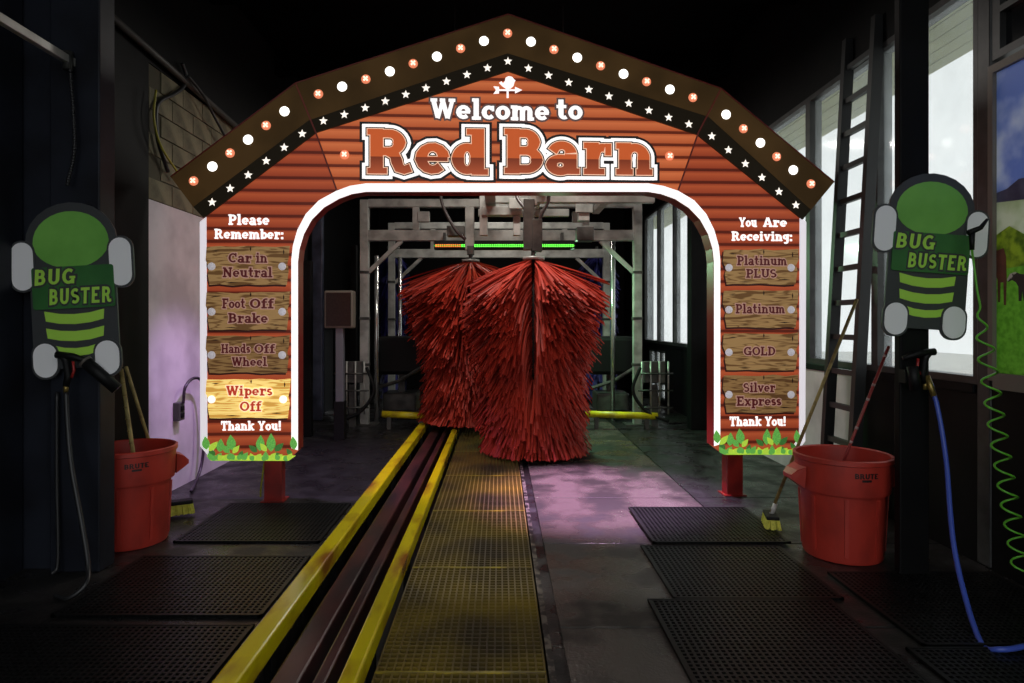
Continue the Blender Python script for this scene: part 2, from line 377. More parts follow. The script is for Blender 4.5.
# left wall
wl = MB(); wl.box(XL-0.2, XL, Y0B, 5.52, -0.3, ZC); wl.box(XL-0.2, XL, 5.52, Y1B, 3.80, ZC)
wl.box(XL-0.2, XL, 9.3, 11.05, -0.3, 3.8); wl.box(XL-0.2, XL, 11.05, 11.6, 1.45, 3.8); wl.box(XL-0.2, XL, 11.6, 13.2, -0.3, 3.8)
wl.box(XL-0.2, XL, 13.2, 13.8, 0.65, 3.8); wl.box(XL-0.2, XL, 13.8, Y1B, -0.3, 3.8)
wall_left = struct(wl.build('wall_left', m_black))
MB().box(XL-0.2, XL, 5.52, 9.3, -0.3, 2.62).build('painted_lower_wall', m_white_wall, wall_left)
MB().box(XL-0.2, XL-0.012, 5.52, 9.3, 2.62, 3.8).build('mortar', mat('mortar', (70, 66, 52), 0.9), wall_left)
bmesh_block = MB().bbox(-0.15, 0, -0.195, 0.195, -0.093, 0.093, 0.006).mesh('block', m_block)
for r in range(6):
    for c in range(10):
        y = 5.72+c*0.4+(0.2 if r % 2 else 0)
        if y+0.2 <= 9.31: link('block', bmesh_block, wall_left, (XL+random.uniform(-0.002, 0.003), y, 2.72+r*0.196))
MB().box(XL, XL+0.03, 3.0, 4.02, 0.0, ZC).build('panel', m_blackblue, wall_left)
# left column, with its narrow web behind
cl_ = MB(); cl_.bbox(-2.80, -2.49, 3.98, 4.14, 0, ZC, 0.008); cl_.box(XL, -2.80, 4.04, 4.10, 0, ZC)
struct(cl_.build('column', m_blackblue))
# dark posts inside the tunnel on the left
m_post_blue = mat('blue_grey_post', (74, 78, 96), 0.3, col2=(40, 42, 54), nscale=4)
for (x, y, wd, zt, mm) in ((-2.86, 9.0, 0.12, 2.9, m_post_blue), (-2.62, 8.75, 0.10, 2.4, m_black), (-2.9, 10.2, 0.16, 3.6, m_post_blue), (-2.35, 10.3, 0.1, 2.8, m_black)):
    struct(MB().bbox(x-wd/2, x+wd/2, y-0.06, y+0.06, 0, zt, 0.01).build('tunnel_post', mm))

# right wall: knee wall, header, mullion columns, windows
ZS, ZT = 1.15, 3.82
m_knee_w = m_white_wall
wr = MB(); wr.box(XR, XR+0.2, Y0B, 5.55, -0.3, ZS); wr.box(XR, XR+0.2, 9.0, 12.0, -0.3, ZS); wr.box(XR, XR+0.2, 13.3, Y1B, -0.3, ZS)
wr.box(XR, XR+0.2, 12.0, 13.3, -0.3, 0.08); wr.box(XR, XR+0.2, 12.0, 13.3, 1.02, ZS)
wr.box(XR, XR+0.2, Y0B, Y1B, ZT, ZC); wr.box(XR, XR+0.2, Y0B, 2.5, ZS, ZT); wr.box(XR, XR+0.2, 13.75, Y1B, ZS, ZT)
wr.box(XR, XR+0.2, 2.5, 4.03, ZS, 1.23)
wall_right = struct(wr.build('wall_right', m_black))
MB().box(XR+0.0, XR+0.2, 5.55, 9.0, -0.3, ZS).build('painted_lower_wall', m_white_wall, wall_right)
MB().bbox(XR-0.02, XR+0.02, 4.17, 13.75, ZS-0.06, ZS, 0.008).build('window_sill', m_black, wall_right)
m_pane = mat_pane('hazy_glass', 0.16)
edges = [4.15, 5.30, 6.45, 7.60, 8.75, 9.60]; edges2 = [10.32, 11.46, 12.60, 13.75]
wins = [(edges[i], edges[i+1]) for i in range(5)]+[(9.6, 10.32)]+[(edges2[i], edges2[i+1]) for i in range(3)]
for i, (a, b) in enumerate(wins):
    f = MB(); t = 0.045
    f.box(XR+0.0, XR+0.12, a, a+t, ZS, ZT); f.box(XR, XR+0.12, b-t, b, ZS, ZT)
    f.box(XR, XR+0.12, a+t, b-t, ZT-0.05, ZT); f.box(XR, XR+0.12, a+t, b-t, ZS, ZS+0.05)
    wo = struct(f.build('window_%d' % (i+1), m_frame_dark))
    MB().box(XR+0.05, XR+0.058, a+t, b-t, ZS+0.05, ZT-0.05).build('pane', m_pane, wo)
# low gridded window far back
f = MB(); f.box(XR, XR+0.1, 12.0, 12.05, 0.08, 1.02); f.box(XR, XR+0.1, 13.25, 13.3, 0.08, 1.02)
for z in (0.08, 0.38, 0.68, 0.98): f.box(XR, XR+0.08, 12.05, 13.25, z, z+0.04)
for y in (12.4, 12.8): f.box(XR, XR+0.08, y, y+0.04, 0.08, 1.02)
wo = struct(f.build('window_10', m_frame_dark)); MB().box(XR+0.04, XR+0.046, 12.05, 13.25, 0.1, 1.0).build('pane', m_pane, wo)
# high dark panes above the mural
f = MB(); f.box(XR, XR+0.1, 2.5, 2.56, 3.2, ZT); f.box(XR, XR+0.1, 3.97, 4.03, 3.2, ZT); f.box(XR, XR+0.1, 2.56, 3.97, 3.2, 3.25); f.box(XR, XR+0.1, 2.56, 3.97, 3.48, 3.52); f.box(XR, XR+0.1, 2.56, 3.97, ZT-0.05, ZT)
wo = struct(f.build('window_11', m_frame_dark))
for z in (3.25, 3.52): MB().box(XR+0.04, XR+0.05, 2.56, 3.97, z, z+0.25).build('pane', mat('black_pane', (16, 18, 22), 0.1), wo)
# wide frame post between mural and windows, black steel columns
struct(MB().bbox(XR-0.01, XR+0.1, 4.035, 4.15, 0, ZC, 0.01).build('trim_1', m_frame_dark))
struct(MB().bbox(2.45, 2.63, 3.92, 3.98, 0, ZC, 0.008).build('column', m_black))
struct(MB().bbox(2.76, 3.02, 9.25, 9.45, 0, ZC, 0.01).build('column', m_black))
# outside: roof overhang with boards
so = MB(); so.box(XR+0.2, XR+0.98, Y0B, Y1B, 3.92, 4.0); soff = struct(so.build('roof_overhang', m_soffit))
for k in range(5): MB().bbox(XR+0.205+k*0.155, XR+0.35+k*0.155, Y0B, Y1B, 3.90, 3.925, 0.004).build('soffit_board', m_soffit, soff)

# tube lights added out of sight behind the sign to brighten the brush tops
def added_strip_light(label, x, y, z, power):
    t = thing('added_strip_light', label, 'light', (x, y, z))
    MB().bbox(-0.75, 0.75, -0.08, 0.08, 0.03, 0.10, 0.01).build('housing', mat('added_lamp_housing', (120, 120, 118), 0.5), t)
    for yy in (-0.04, 0.04): MB().tube([(-0.7, yy, 0.015), (0.7, yy, 0.015)], 0.014, 8).build('tube', mat('added_lamp_tube', (255, 250, 240), 0.3, emit=3.0), t, True)
    for xx in (-0.6, 0.6): MB().tube([(xx, 0, 0.1), (xx, 0, ZC-z)], 0.006, 6).build('hanger_rod', m_frame_dark, t, True)
    ld = bpy.data.lights.new('added_strip_glow', 'AREA'); ld.shape = 'RECTANGLE'; ld.size = 1.4; ld.size_y = 0.12; ld.energy = power; ld.color = (1.0, 0.95, 0.88)
    lo = bpy.data.objects.new('added_strip_glow', ld); COL.objects.link(lo); lo.parent = t; lo.location = (0, 0, -0.01)
added_strip_light('added unseen tube light under the black ceiling before the nearer red brush', 0.1, 7.1, 4.35, 75)
added_strip_light('added unseen tube light under the black ceiling above the steel portals', 0.0, 10.9, 4.6, 42)

# ================================================================== CONVEYOR
m_yel = mat('yellow_rail_paint', (225, 205, 20), 0.22, col2=(150, 96, 30), nscale=5, lo=0.50, hi=0.72, stretch=(1, 0.35, 1))  # orange-brown blotches: worn paint and warm sign light put into the colour
m_maroon = mat('maroon_rail_paint', (84, 46, 44), 0.3, col2=(44, 30, 32), nscale=6, stretch=(1, 0.3, 1))
def rail(name, label, x0, x1, z0, z1, ya, yb, m, cat):
    t = thing(name, label, cat, ((x0+x1)/2, ya, -0.35)); ox, oy, oz = t.location
    b = MB(); b.bbox(x0-ox, x1-ox, 0, yb-ya, z0-oz, z1-oz, 0.012); b.build('rail_tube', m, t)
    yy = ya+0.5
    while yy < yb:
        s = MB(); xm = (x0+x1)/2-ox; s.box(xm-0.02, xm+0.02, yy-ya-0.03, yy-ya+0.03, 0, z0-oz+0.002); s.build('support_foot', m_trench, t); yy += 1.2
    return t
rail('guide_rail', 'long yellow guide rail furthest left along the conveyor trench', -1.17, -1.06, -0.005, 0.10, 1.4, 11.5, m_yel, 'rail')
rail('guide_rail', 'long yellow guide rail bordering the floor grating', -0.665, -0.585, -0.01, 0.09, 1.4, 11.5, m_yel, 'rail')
rail('conveyor_track', 'broad maroon conveyor track beside the furthest left yellow rail', -0.98, -0.855, -0.1, 0.025, 1.4, 11.5, m_maroon, 'track')
rail('conveyor_track', 'narrow maroon conveyor track beside the yellow rail of the grating', -0.795, -0.735, -0.1, 0.035, 1.4, 11.5, m_maroon, 'track')
# grating panels
m_grate = mat('yellow_grating', (132, 110, 30), 0.55, col2=(64, 52, 26), nscale=1.6, lo=0.35, hi=0.65, detail=3)
m_grate_edge = mat('yellow_grating_edge', (170, 150, 24), 0.4, col2=(80, 66, 20), nscale=5)
gx0, gx1 = -0.555, 0.205
ge = [1.62, 2.84, 4.06, 5.28, 6.5, 7.72, 8.94, 10.16]
names = ['yellow floor grating panel nearest the camera', 'yellow floor grating panel, second from the camera', 'yellow floor grating panel, third from the camera',
         'yellow floor grating panel just in front of the red brushes', 'yellow floor grating panel below the nearer red brush',
         'yellow floor grating panel behind the nearer red brush', 'yellow floor grating panel farthest along the conveyor']
for i in range(len(ge)-1):
    a, b = ge[i]+0.004, ge[i+1]-0.004
    t = thing('floor_grating', names[i], 'grating', ((gx0+gx1)/2, (a+b)/2, -0.04)); ox, oy, oz = t.location
    g = MB(); n = 20; m_ = 31
    for k in range(n+1):
        x = gx0+0.004+(gx1-gx0-0.008)*k/n; g.box(x-0.0045-ox, x+0.0045-ox, a-oy, b-oy, 0.0, 0.040)
    for k in range(m_+1):
        y = a+0.004+(b-a-0.008)*k/m_; g.box(gx0-ox, gx1-ox, y-0.0045-oy, y+0.0045-oy, 0.002, 0.0385)
    g.build('bar_grid', m_grate, t, kind='stuff')
    for yy in (a-oy-0.003, b-oy-0.006): MB().box(gx0-ox, gx1-ox, yy, yy+0.009, 0, 0.0415).build('end_bar', m_grate_edge, t)
    for xs in (gx0+0.02, gx1-0.02): MB().box(xs-0.02-ox, xs+0.02-ox, a-oy, b-oy, -0.312, -0.001).build('bearer', m_trench, t)

# ================================================================== RUBBER MATS
m_rubber = mat('black_rubber', (15, 15, 16), 0.42, col2=(9, 9, 10), nscale=7, spec=0.3)
def rubber_mat(label, x0, x1, y0, y1, z=0.0, rz=0.0, pitch=0.032):
    cx_, cy_ = (x0+x1)/2, (y0+y1)/2
    t = thing('rubber_mat', label, 'mat', (cx_, cy_, z+0.002), rz, 'black rubber drainage mats'); hx, hy = (x1-x0)/2, (y1-y0)/2
    g = MB(); nx = max(2, int((x1-x0)/pitch)); ny = max(2, int((y1-y0)/pitch))
    for k in range(nx+1):
        x = -hx+0.02+(2*hx-0.04)*k/nx; g.box(x-0.006, x+0.006, -hy, hy, 0.002, 0.014)
    for k in range(ny+1):
        y = -hy+0.02+(2*hy-0.04)*k/ny; g.box(-hx, hx, y-0.006, y+0.006, 0.002, 0.0135)
    g.build('lattice', m_rubber, t, kind='stuff')
    e = MB(); 
    for (a, b, c, d) in ((-hx,hx,-hy,-hy+0.014),(-hx,hx,hy-0.014,hy),(-hx,-hx+0.014,-hy,hy),(hx-0.014,hx,-hy,hy)): e.box(a, b, c, d, 0, 0.016)
    e.build('rim', m_rubber, t)
    MB().box(-hx+0.01, hx-0.01, -hy+0.01, hy-0.01, 0, 0.003).build('backing', m_rubber, t)
rubber_mat('black rubber mat beside the left post of the welcome sign', -2.30, -1.27, 4.50, 5.45)
rubber_mat('black rubber mat in front of the red bin with the two pale sticks', -2.36, -1.25, 3.36, 4.22)
rubber_mat('black rubber mat in the lower left corner of the picture', -2.6, -1.25, 2.30, 3.26)
rubber_mat('black rubber mat lying over others under the brush by the bin', 1.06, 2.02, 4.44, 5.28, 0.016)
rubber_mat('black rubber mat between the concrete slabs and the bin on the right', 0.97, 1.92, 3.57, 4.42)
rubber_mat('black rubber mat along the concrete slabs nearest the camera', 0.82, 1.84, 2.30, 3.56)
rubber_mat('black rubber mat at the foot of the column with the blue hose', 2.02, 3.02, 3.05, 3.95)
rubber_mat('black rubber mat in the lower right corner of the picture', 1.92, 3.02, 2.20, 3.03)

# ================================================================== THE WELCOME SIGN
KS = 0.050; YS = 5.62; TH = math.atan(KS)
def sp(px, py):
    a = (px-CX)/F; Y = YS/(1-KS*a); X = a*Y
    return (X/math.cos(TH), H-(py-CY)/F*Y)
SPX = 0.00878   # metres per photo pixel on the sign
sign = thing('welcome_sign', 'barn-shaped illuminated red welcome sign spanning the wash tunnel entrance', 'sign', (0, YS, 0), TH)
E = 1.0
m_side = mat('sign_side_red', (120, 30, 26), 0.4)
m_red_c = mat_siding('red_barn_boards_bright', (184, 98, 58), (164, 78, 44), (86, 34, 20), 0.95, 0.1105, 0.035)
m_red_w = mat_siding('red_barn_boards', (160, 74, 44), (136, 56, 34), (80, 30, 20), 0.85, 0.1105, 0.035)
m_whiteglow = mat('lit_white', (255, 250, 248), 0.4, emit=1.0)
m_border = mat('lit_white_border', (232, 226, 232), 0.4, emit=0.75)
m_outline = mat('dark_print', (34, 28, 28), 0.5, emit=0.25)
m_thin = mat('pale_line_print', (232, 190, 160), 0.4, emit=0.9)
m_roof = mat('brown_roof_print', (66, 48, 26), 0.5, emit=0.6, col2=(52, 38, 20), nscale=2, spec=0.08)
m_roof2 = mat('dark_roof_print', (30, 25, 17), 0.5, emit=0.5, spec=0.08)
m_seam = mat('seam_red', (96, 30, 24), 0.5, emit=0.25)
m_bulb_w = mat('lit_white_bulb', (255, 252, 244), 0.3, emit=2.2)
m_bulb_o = mat('lit_orange_bulb', (226, 128, 92), 0.3, emit=1.0)
m_bulb_dot = mat('bulb_filament_dots', (255, 226, 205), 0.3, emit=1.4)
m_star = mat('lit_star', (250, 240, 228), 0.4, emit=1.1)
DEP = 0.15
inL = [(298,450),(298,262),(299.5,249),(304,234),(312,219.5),(324,207.5),(339,198.8),(352,194),(366,191.8)]
inR = [(714,446),(714,262),(712.5,249),(708,234),(700,219.5),(689,208),(675,199),(661,194),(648,191.8)]
outL = [(291.5,448),(291.5,260),(293,246),(297.5,230),(306,214),(319,200.5),(336.5,191),(350,186),(366,183.5)]
outR = [(720,444),(720,260),(718.5,246),(714,230),(706,214),(694,200.5),(678,191),(663,186),(648,183.5)]
S = lambda pts: [sp(*p) for p in pts]
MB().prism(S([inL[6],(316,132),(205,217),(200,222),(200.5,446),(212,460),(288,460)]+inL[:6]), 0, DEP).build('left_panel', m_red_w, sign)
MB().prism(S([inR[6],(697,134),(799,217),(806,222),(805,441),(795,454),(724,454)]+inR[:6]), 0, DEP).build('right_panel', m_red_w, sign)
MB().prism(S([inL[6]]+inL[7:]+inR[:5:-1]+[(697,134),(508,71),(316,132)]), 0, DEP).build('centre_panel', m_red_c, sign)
# opening return
rt = MB()
chain = inL+inR[::-1]
for i in range(len(chain)-1):
    a = sp(*chain[i]); b = sp(*chain[i+1])
    d = Vector((b[0]-a[0], b[1]-a[1])).normalized(); nn = Vector((d.y, -d.x))*0.004
    rt.add([(a[0],-0.001,a[1]),(b[0],-0.001,b[1]),(b[0],DEP+0.01,b[1]),(a[0],DEP+0.01,a[1]),(a[0]+nn.x,-0.001,a[1]+nn.y),(b[0]+nn.x,-0.001,b[1]+nn.y),(b[0]+nn.x,DEP+0.01,b[1]+nn.y),(a[0]+nn.x,DEP+0.01,a[1]+nn.y)],
           [(0,1,2,3),(7,6,5,4),(0,4,5,1),(2,6,7,3)])
rt.build('opening_return', m_side, sign)
# white lit borders
def strip(A, B, y0=-0.006, y1=0.0):
    mb = MB()
    for i in range(len(A)-1): mb.prism(S([A[i], A[i+1], B[i+1], B[i]]), y0, y1)
    return mb
strip(inL+inR[::-1], outL+outR[::-1]).build('opening_border', m_whiteglow, sign)
strip([(200,222),(200.5,446),(212,460)], [(206.5,217),(207.5,441),(215,452)]).build('edge_border', m_border, sign)
strip([(806,222),(805,441),(795,454)], [(799.5,217),(799,437),(792,447)]).build('edge_border', m_border, sign)
# roof bands
rL = [(508,15.8),(296.4,84.4),(172.3,177.6)]; rLm = [(507.5,54.5),(309.4,121.3),(194.5,207.5)]; rLb = [(508,72),(316.5,133.2),(204.5,218)]
rR = [(508,15.8),(719.8,89.7),(832.3,182.8)]; rRm = [(507.5,54.5),(707.5,117.8),(809.4,210.3)]; rRb = [(508,72),(696.5,135.2),(801.5,219.8)]
for top, mid, bot in ((rL, rLm, rLb), (rR, rRm, rRb)):
    for i in (0, 1):
        rf = MB().prism(S([top[i], top[i+1], mid[i+1], mid[i]]), -0.03, DEP).build('roof_board', m_roof, sign)
        MB().prism(S([mid[i], mid[i+1], bot[i+1], bot[i]]), -0.026, DEP-0.002).build('star_band', m_roof2, rf)
    # thin red edging along the top
    ed = MB()
    for i in (0, 1):
        a, b = sp(*top[i]), sp(*top[i+1]); ed.bar((a[0], 0.06, a[1]), (b[0], 0.06, b[1]), DEP+0.04, 0.010)
    ed.build('roof_edging', m_side, sign)
for a, b in (((296.4,84.4),(316,132)), ((316,132),(337.5,191)), ((719.8,89.7),(697,134)), ((697,134),(677,191))):
    p, q = sp(*a), sp(*b); MB().bar((p[0], -0.031, p[1]), (q[0], -0.031, q[1]), 0.012, 0.012, up=(0,1,0)).build('panel_seam', m_seam, sign)
# bulbs
bw = MB().disc(0, 0, 0.042, 0, 0.01, 20, dome=0.022).mesh('bulb', m_bulb_w, True)
bo = MB().disc(0, 0, 0.040, 0, 0.01, 20, dome=0.018).mesh('bulb', m_bulb_o, True)
dots = MB()
for q in range(5):
    a = q*PI/2+PI/4; r = 0.017 if q < 4 else 0
    dots.disc(r*math.cos(a), r*math.sin(a), 0.0085, -0.0215, -0.010, 8)
dots = dots.mesh('filament_dots', m_bulb_dot)
def bulb(px, py, lit, y=-0.031):
    u, z = sp(px, py)
    o = link('bulb', bw if lit else bo, sign, (u, y, z))
    if not lit: link('filament_dots', dots, o)
c2 = lambda x, y: (160+x/2.844, y/2.844)
c3 = lambda x, y: (500+x/2.844, y/2.844)
LB = [(988,99,0),(921,121,1),(855,142,0),(788,165,1),(721,185,0),(655,207,1),(587,229,0),(520,250,1),(453,271,0),(357,320,1),(305,360,0),(254,400,1),(203,438,0),(153,476,1),(100,517,0)]
RB = [(87,123,1),(152,145,0),(218,168,1),(284,191,0),(349,214,1),(414,236,0),(480,258,1),(545,281,0),(639,329,1),(688,369,0),(736,409,1),(782,448,0),(829,486,1),(879,525,0)]
for x, y, l in LB: bulb(*c2(x, y), l)
for x, y, l in RB: bulb(*c3(x, y), l)
bulb(*c2(525,440), 0, -0.001); bulb(*c3(482,444), 0, -0.001)
# stars
st = MB().prism([((0.037 if k % 2 == 0 else 0.016)*math.sin(k*PI/5), (0.037 if k % 2 == 0 else 0.016)*math.cos(k*PI/5)) for k in range(10)], -0.006, 0).mesh('star', m_star)
for x, y in [(989,178),(931,197),(873,216),(815,235),(757,254),(700,272),(642,291),(585,310),(526,329),(467,347),(407,383),(356,422),(305,460),(254,500),(203,538),(152,577)]:
    u, z = sp(*c2(x, y)); link('star', st, sign, (u, -0.026, z))
for x, y in [(80,198),(137,218),(194,238),(251,258),(308,277),(364,297),(421,317),(477,337),(534,356),(599,390),(646,429),(694,468),(741,507),(789,547),(837,585)]:
    u, z = sp(*c3(x, y)); link('star', st, sign, (u, -0.026, z))
# lettering
def sign_text(s, x0, x1, base, cap, layers, name='lettering', **kw):
    """layers: (outline, material) from back to front"""
    a = sp(x0, base); b = sp(x1, base); top = sp((x0+x1)/2, cap)[1]; low = sp((x0+x1)/2, base)[1]
    root = None; n = len(layers); obs = []
    for i, (ol, m) in enumerate(layers):
        y = kw.get('y', 0.0)-0.0025*(i+1)
        obs.append(lettering(s, a[0], b[0], low, top, y, y+0.002, outline=ol, weight=kw.get('weight', 0.235), track=kw.get('track', 0.03)).build(name if i == n-1 else 'letter_outline', m, None))
    obs[-1].parent = kw.get('parent', sign)
    for o in obs[:-1]: o.parent = obs[-1]
    return obs[-1]
m_greyline = mat('grey_letter_edge', (92, 70, 66), 0.5, emit=0.7)
sign_text('Welcome', 430.5, 549.5, 120, 99.5, [(0.09, m_greyline), (0.0, m_whiteglow)], weight=0.25)
sign_text('to', 556, 582.5, 120, 99.5, [(0.09, m_greyline), (0.0, m_whiteglow)], weight=0.25)
zsp = sp(506, 158.5)[1]; zlo = sp(506, 176)[1]
m_face = mat_two_tone('letter_face_orange', (192, 88, 44), (118, 52, 32), (172, 82, 50), zsp, zlo, 0.82)
big = [(0.150, m_outline), (0.098, m_whiteglow), (0.030, m_outline), (0.006, m_thin), (-0.012, m_face)]
sign_text('Red', 367, 489, 175, 129.5, big, weight=0.28, track=0.05)
sign_text('Barn', 504, 653.5, 175, 129.5, big, weight=0.28, track=0.05)
W1 = [(0.0, m_whiteglow)]
WL = lambda s, a, b, base, cap: sign_text(s, a, b, base, cap, W1, weight=0.25)
WL('Please', 228.5, 269.5, 225, 214.5); WL('Remember:', 214.5, 284, 239, 229)
WL('Thank', 221, 254.5, 430.5, 421); WL('You!', 258, 281.5, 430.5, 421)
WL('You', 739, 757, 227, 217.5); WL('Are', 763, 787, 227, 217.5); WL('Receiving:', 731.5, 792.5, 241, 231.5)
WL('Thank', 729.5, 761.5, 426, 416.5); WL('You!', 765, 786, 426, 416.5)
# plank signs
m_w_dim = mat_wood('printed_wood_dim', (158, 124, 80), (104, 74, 44), 0.55)
m_w_dim2 = mat_wood('printed_wood_dim_dark', (146, 112, 70), (96, 66, 40), 0.5)
m_w_lit = mat_wood('printed_wood_lit', (240, 206, 120), (196, 146, 66), 0.95)
m_maroon_txt = mat('maroon_print', (84, 24, 26), 0.5, emit=0.5)
m_red_txt = mat('lit_red_print', (176, 54, 34), 0.5, emit=0.9)
m_txt_edge = mat('pale_print_edge', (182, 140, 124), 0.5, emit=0.5)
m_txt_edge_l = mat('lit_pale_print_edge', (250, 226, 180), 0.5, emit=0.9)
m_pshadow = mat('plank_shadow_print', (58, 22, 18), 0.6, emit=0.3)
m_bolt = mat('pale_bolt', (206, 200, 206), 0.35, emit=0.45)
m_crack = mat('crack_print', (50, 28, 18), 0.7, emit=0.2)
def plank(x0, x1, y0, y1, lines, lit=False, dim2=False):
    rnd = random.Random(int(x0+y0*7))
    pts = [(x0+1, y0)]+[(x0+(x1-x0)*k/6, y0+rnd.uniform(-1.2, 0.8)) for k in range(1, 6)]+[(x1, y0-1.0)]
    pts += [(x1-rnd.uniform(0,1.5), y0+(y1-y0)*0.3), (x1-2.5, y0+(y1-y0)*0.45), (x1-1, y0+(y1-y0)*0.6), (x1-3, y1)]
    pts += [(x0+(x1-x0)*k/6, y1+rnd.uniform(-0.8, 0.8)) for k in range(5, 0, -1)]
    pts += [(x0+4, y1), (x0+2, y0+(y1-y0)*0.7), (x0+3.5, y0+(y1-y0)*0.55), (x0, y0+(y1-y0)*0.35)]
    pl = MB().prism(S(pts), -0.010, -0.004).build('plank', m_w_lit if lit else (m_w_dim2 if dim2 else m_w_dim), sign)
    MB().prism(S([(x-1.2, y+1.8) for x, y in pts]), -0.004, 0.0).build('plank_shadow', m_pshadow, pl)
    for (cx_, cy_, w_, h_) in ((x0+10, y0+4, 9, 1.2), (x1-14, y1-5, 12, 1.2), (x1-6, y0+5, 1.5, 6), ((x0+x1)/2+3, y0+2, 1.6, 5), ((x0+x1)/2-16, y1-2.5, 14, 1.0)):
        MB().prism(S([(cx_-w_/2, cy_), (cx_, cy_-h_/2), (cx_+w_/2, cy_), (cx_, cy_+h_/2)]), -0.0115, -0.010).build('crack', m_crack, pl)
    ym = (y0+y1)/2
    for bx in (x0+6, x1-7.5):
        u, z = sp(bx, ym+0.5); MB().disc(u, z, 0.034, -0.010, 0.0, 16, dome=0.018).build('bolt', m_whiteglow if lit else m_bolt, pl, True)
    for (s, a, b, base, cap) in lines:
        sign_text(s, a, b, base, cap, [(0.10, m_txt_edge_l if lit else m_txt_edge), (0.0, m_red_txt if lit else m_maroon_txt)], y=-0.012, weight=0.22, parent=pl)
plank(206, 290, 247, 285, [('Car', 229, 252.5, 263, 253), ('in', 256.5, 268, 263, 253), ('Neutral', 223.5, 273, 277.5, 267.5)])
plank(206, 290, 292.5, 330, [('Foot', 223, 246, 308.5, 298.5), ('Off', 250.5, 274.5, 308.5, 298.5), ('Brake', 229, 268.5, 323, 313)])
plank(206, 290, 336, 373, [('Hands', 222, 251, 353, 344), ('Off', 255, 275.5, 353, 344), ('Wheel', 232.5, 267.5, 366, 357)], dim2=True)
plank(206, 291, 379.5, 418, [('Wipers', 227, 273, 395.5, 385.5), ('Off', 240.5, 262, 411, 401)], lit=True)
plank(722.5, 798, 250, 284.5, [('Platinum', 736.5, 786, 265.5, 256), ('PLUS', 745.5, 776, 278, 269)])
plank(722.5, 798, 291, 327.5, [('Platinum', 735, 784, 313.5, 304)])
plank(722.5, 798, 333.5, 370, [('GOLD', 743, 775, 355.5, 346.5)])
plank(722.5, 798, 375.5, 412.5, [('Silver', 742.5, 774.5, 392, 382.5), ('Express', 736, 780.5, 405.5, 396)], dim2=True)
# weather vane
m_vane = m_whiteglow
vn = MB(); vn.prism(S([(506.6,98),(506.6,87),(508.6,87),(508.6,98)]), -0.006, 0)
vn.prism(S([(497,89.5),(515,89.5),(515,91),(497,91)]), -0.006, 0); vn.prism(S([(515,87),(522,90.2),(515,93.5)]), -0.006, 0)
vn.prism(S([(493.5,86.5),(499,87),(499,93.5),(493.5,94),(496,90.2)]), -0.006, 0)
vn.prism(S([(499,83),(501.5,81.5),(503,83.5),(505,81),(505.5,78),(508.5,76.3),(512,77),(514.5,80),(515.5,80.8),(514.5,82),(513.5,86),(510.5,88.7),(505.5,88.5),(502.5,86.5)]), -0.006, 0)
vn.build('weather_vane', m_vane, sign)
# leaves
def leafmesh(name, m, mv):
    pts = []; n = 8
    for k in range(n+1): pts.append((0.5*math.sin(PI*(k/n)**0.85)*(1-0.15*k/n), k/n))
    pts = pts+[(-x, y) for x, y in pts[::-1][1:-1]]
    return MB().prism([(x, y) for x, y in pts], -0.004, 0).mesh(name, m)
m_l1 = mat('leaf_green', (104, 172, 74), 0.5, emit=0.85, col2=(64, 136, 60), nscale=12)
m_l2 = mat('leaf_lime', (176, 204, 64), 0.5, emit=0.9, col2=(138, 180, 58), nscale=12)
m_l3 = mat('leaf_deep_green', (64, 118, 52), 0.5, emit=0.75, col2=(44, 92, 44), nscale=12)
lm = [leafmesh('leaf', m_l1, 0), leafmesh('leaf', m_l2, 0), leafmesh('leaf', m_l3, 0)]
LV = [(150,375,100,290,55,2),(410,385,440,310,42,2),(590,325,505,255,48,2),(770,318,860,232,52,2),(945,365,890,290,42,2),(820,380,780,330,40,2),
      (75,300,60,162,64,0),(210,325,222,188,66,0),(335,305,318,148,78,0),(310,335,232,250,50,0),(620,315,628,150,72,0),(735,320,733,132,78,0),(970,300,955,162,60,0),
      (100,312,190,215,52,1),(345,335,412,255,44,1),(690,315,625,235,48,1)]
LV += [(x0, 402, x0+dx, y1, 46, 1 if (x0 % 4) else 0) for x0, dx, y1, c in ((140,-50,335,1),(180,50,330,1),(230,-30,350,0),(255,55,345,1),(320,-20,340,0),(360,-50,330,1),(400,30,345,0),(440,60,325,1),(480,-30,350,1),(545,-20,335,1),(585,50,340,0),(630,-30,350,1),(680,0,315,1),(700,-30,360,0),(725,60,330,1),(790,60,345,1),(820,-40,350,0),(860,60,370,1),(905,45,335,1),(120,70,365,0),(520,45,365,0),(640,55,370,1))]
MB().prism(S([(207,455.5),(296,455.5),(289,460.5),(211.5,460.5)]), -0.012, 0).build('grass_edge', m_l2, sign)
MB().prism(S([(719,449.5),(800,449.5),(795.5,454.5),(724,454.5)]), -0.012, 0).build('grass_edge', m_l2, sign)
for side in (0, 1):
    for j, (bx, by, tx, ty, wd, c) in enumerate(LV):
        f = lambda x, y: (200+x/10.24, 420+y/10.24)
        p, q = f(bx, by), f(tx, ty)
        if side: p, q = [(715.6+(x-205.9)*0.915, y-6.2) for x, y in (p, q)]
        a, b = sp(*p), sp(*q); d = (b[0]-a[0], b[1]-a[1]); L_ = math.hypot(*d)
        o = link('leaf', lm[c], sign, (a[0], -0.010-0.0045*(0 if j < 6 else 1 if j < 13 else 2)-0.00005*j, a[1]), (0, math.atan2(d[0], d[1]), 0), (wd/10.24*SPX*1.25, 1, L_))
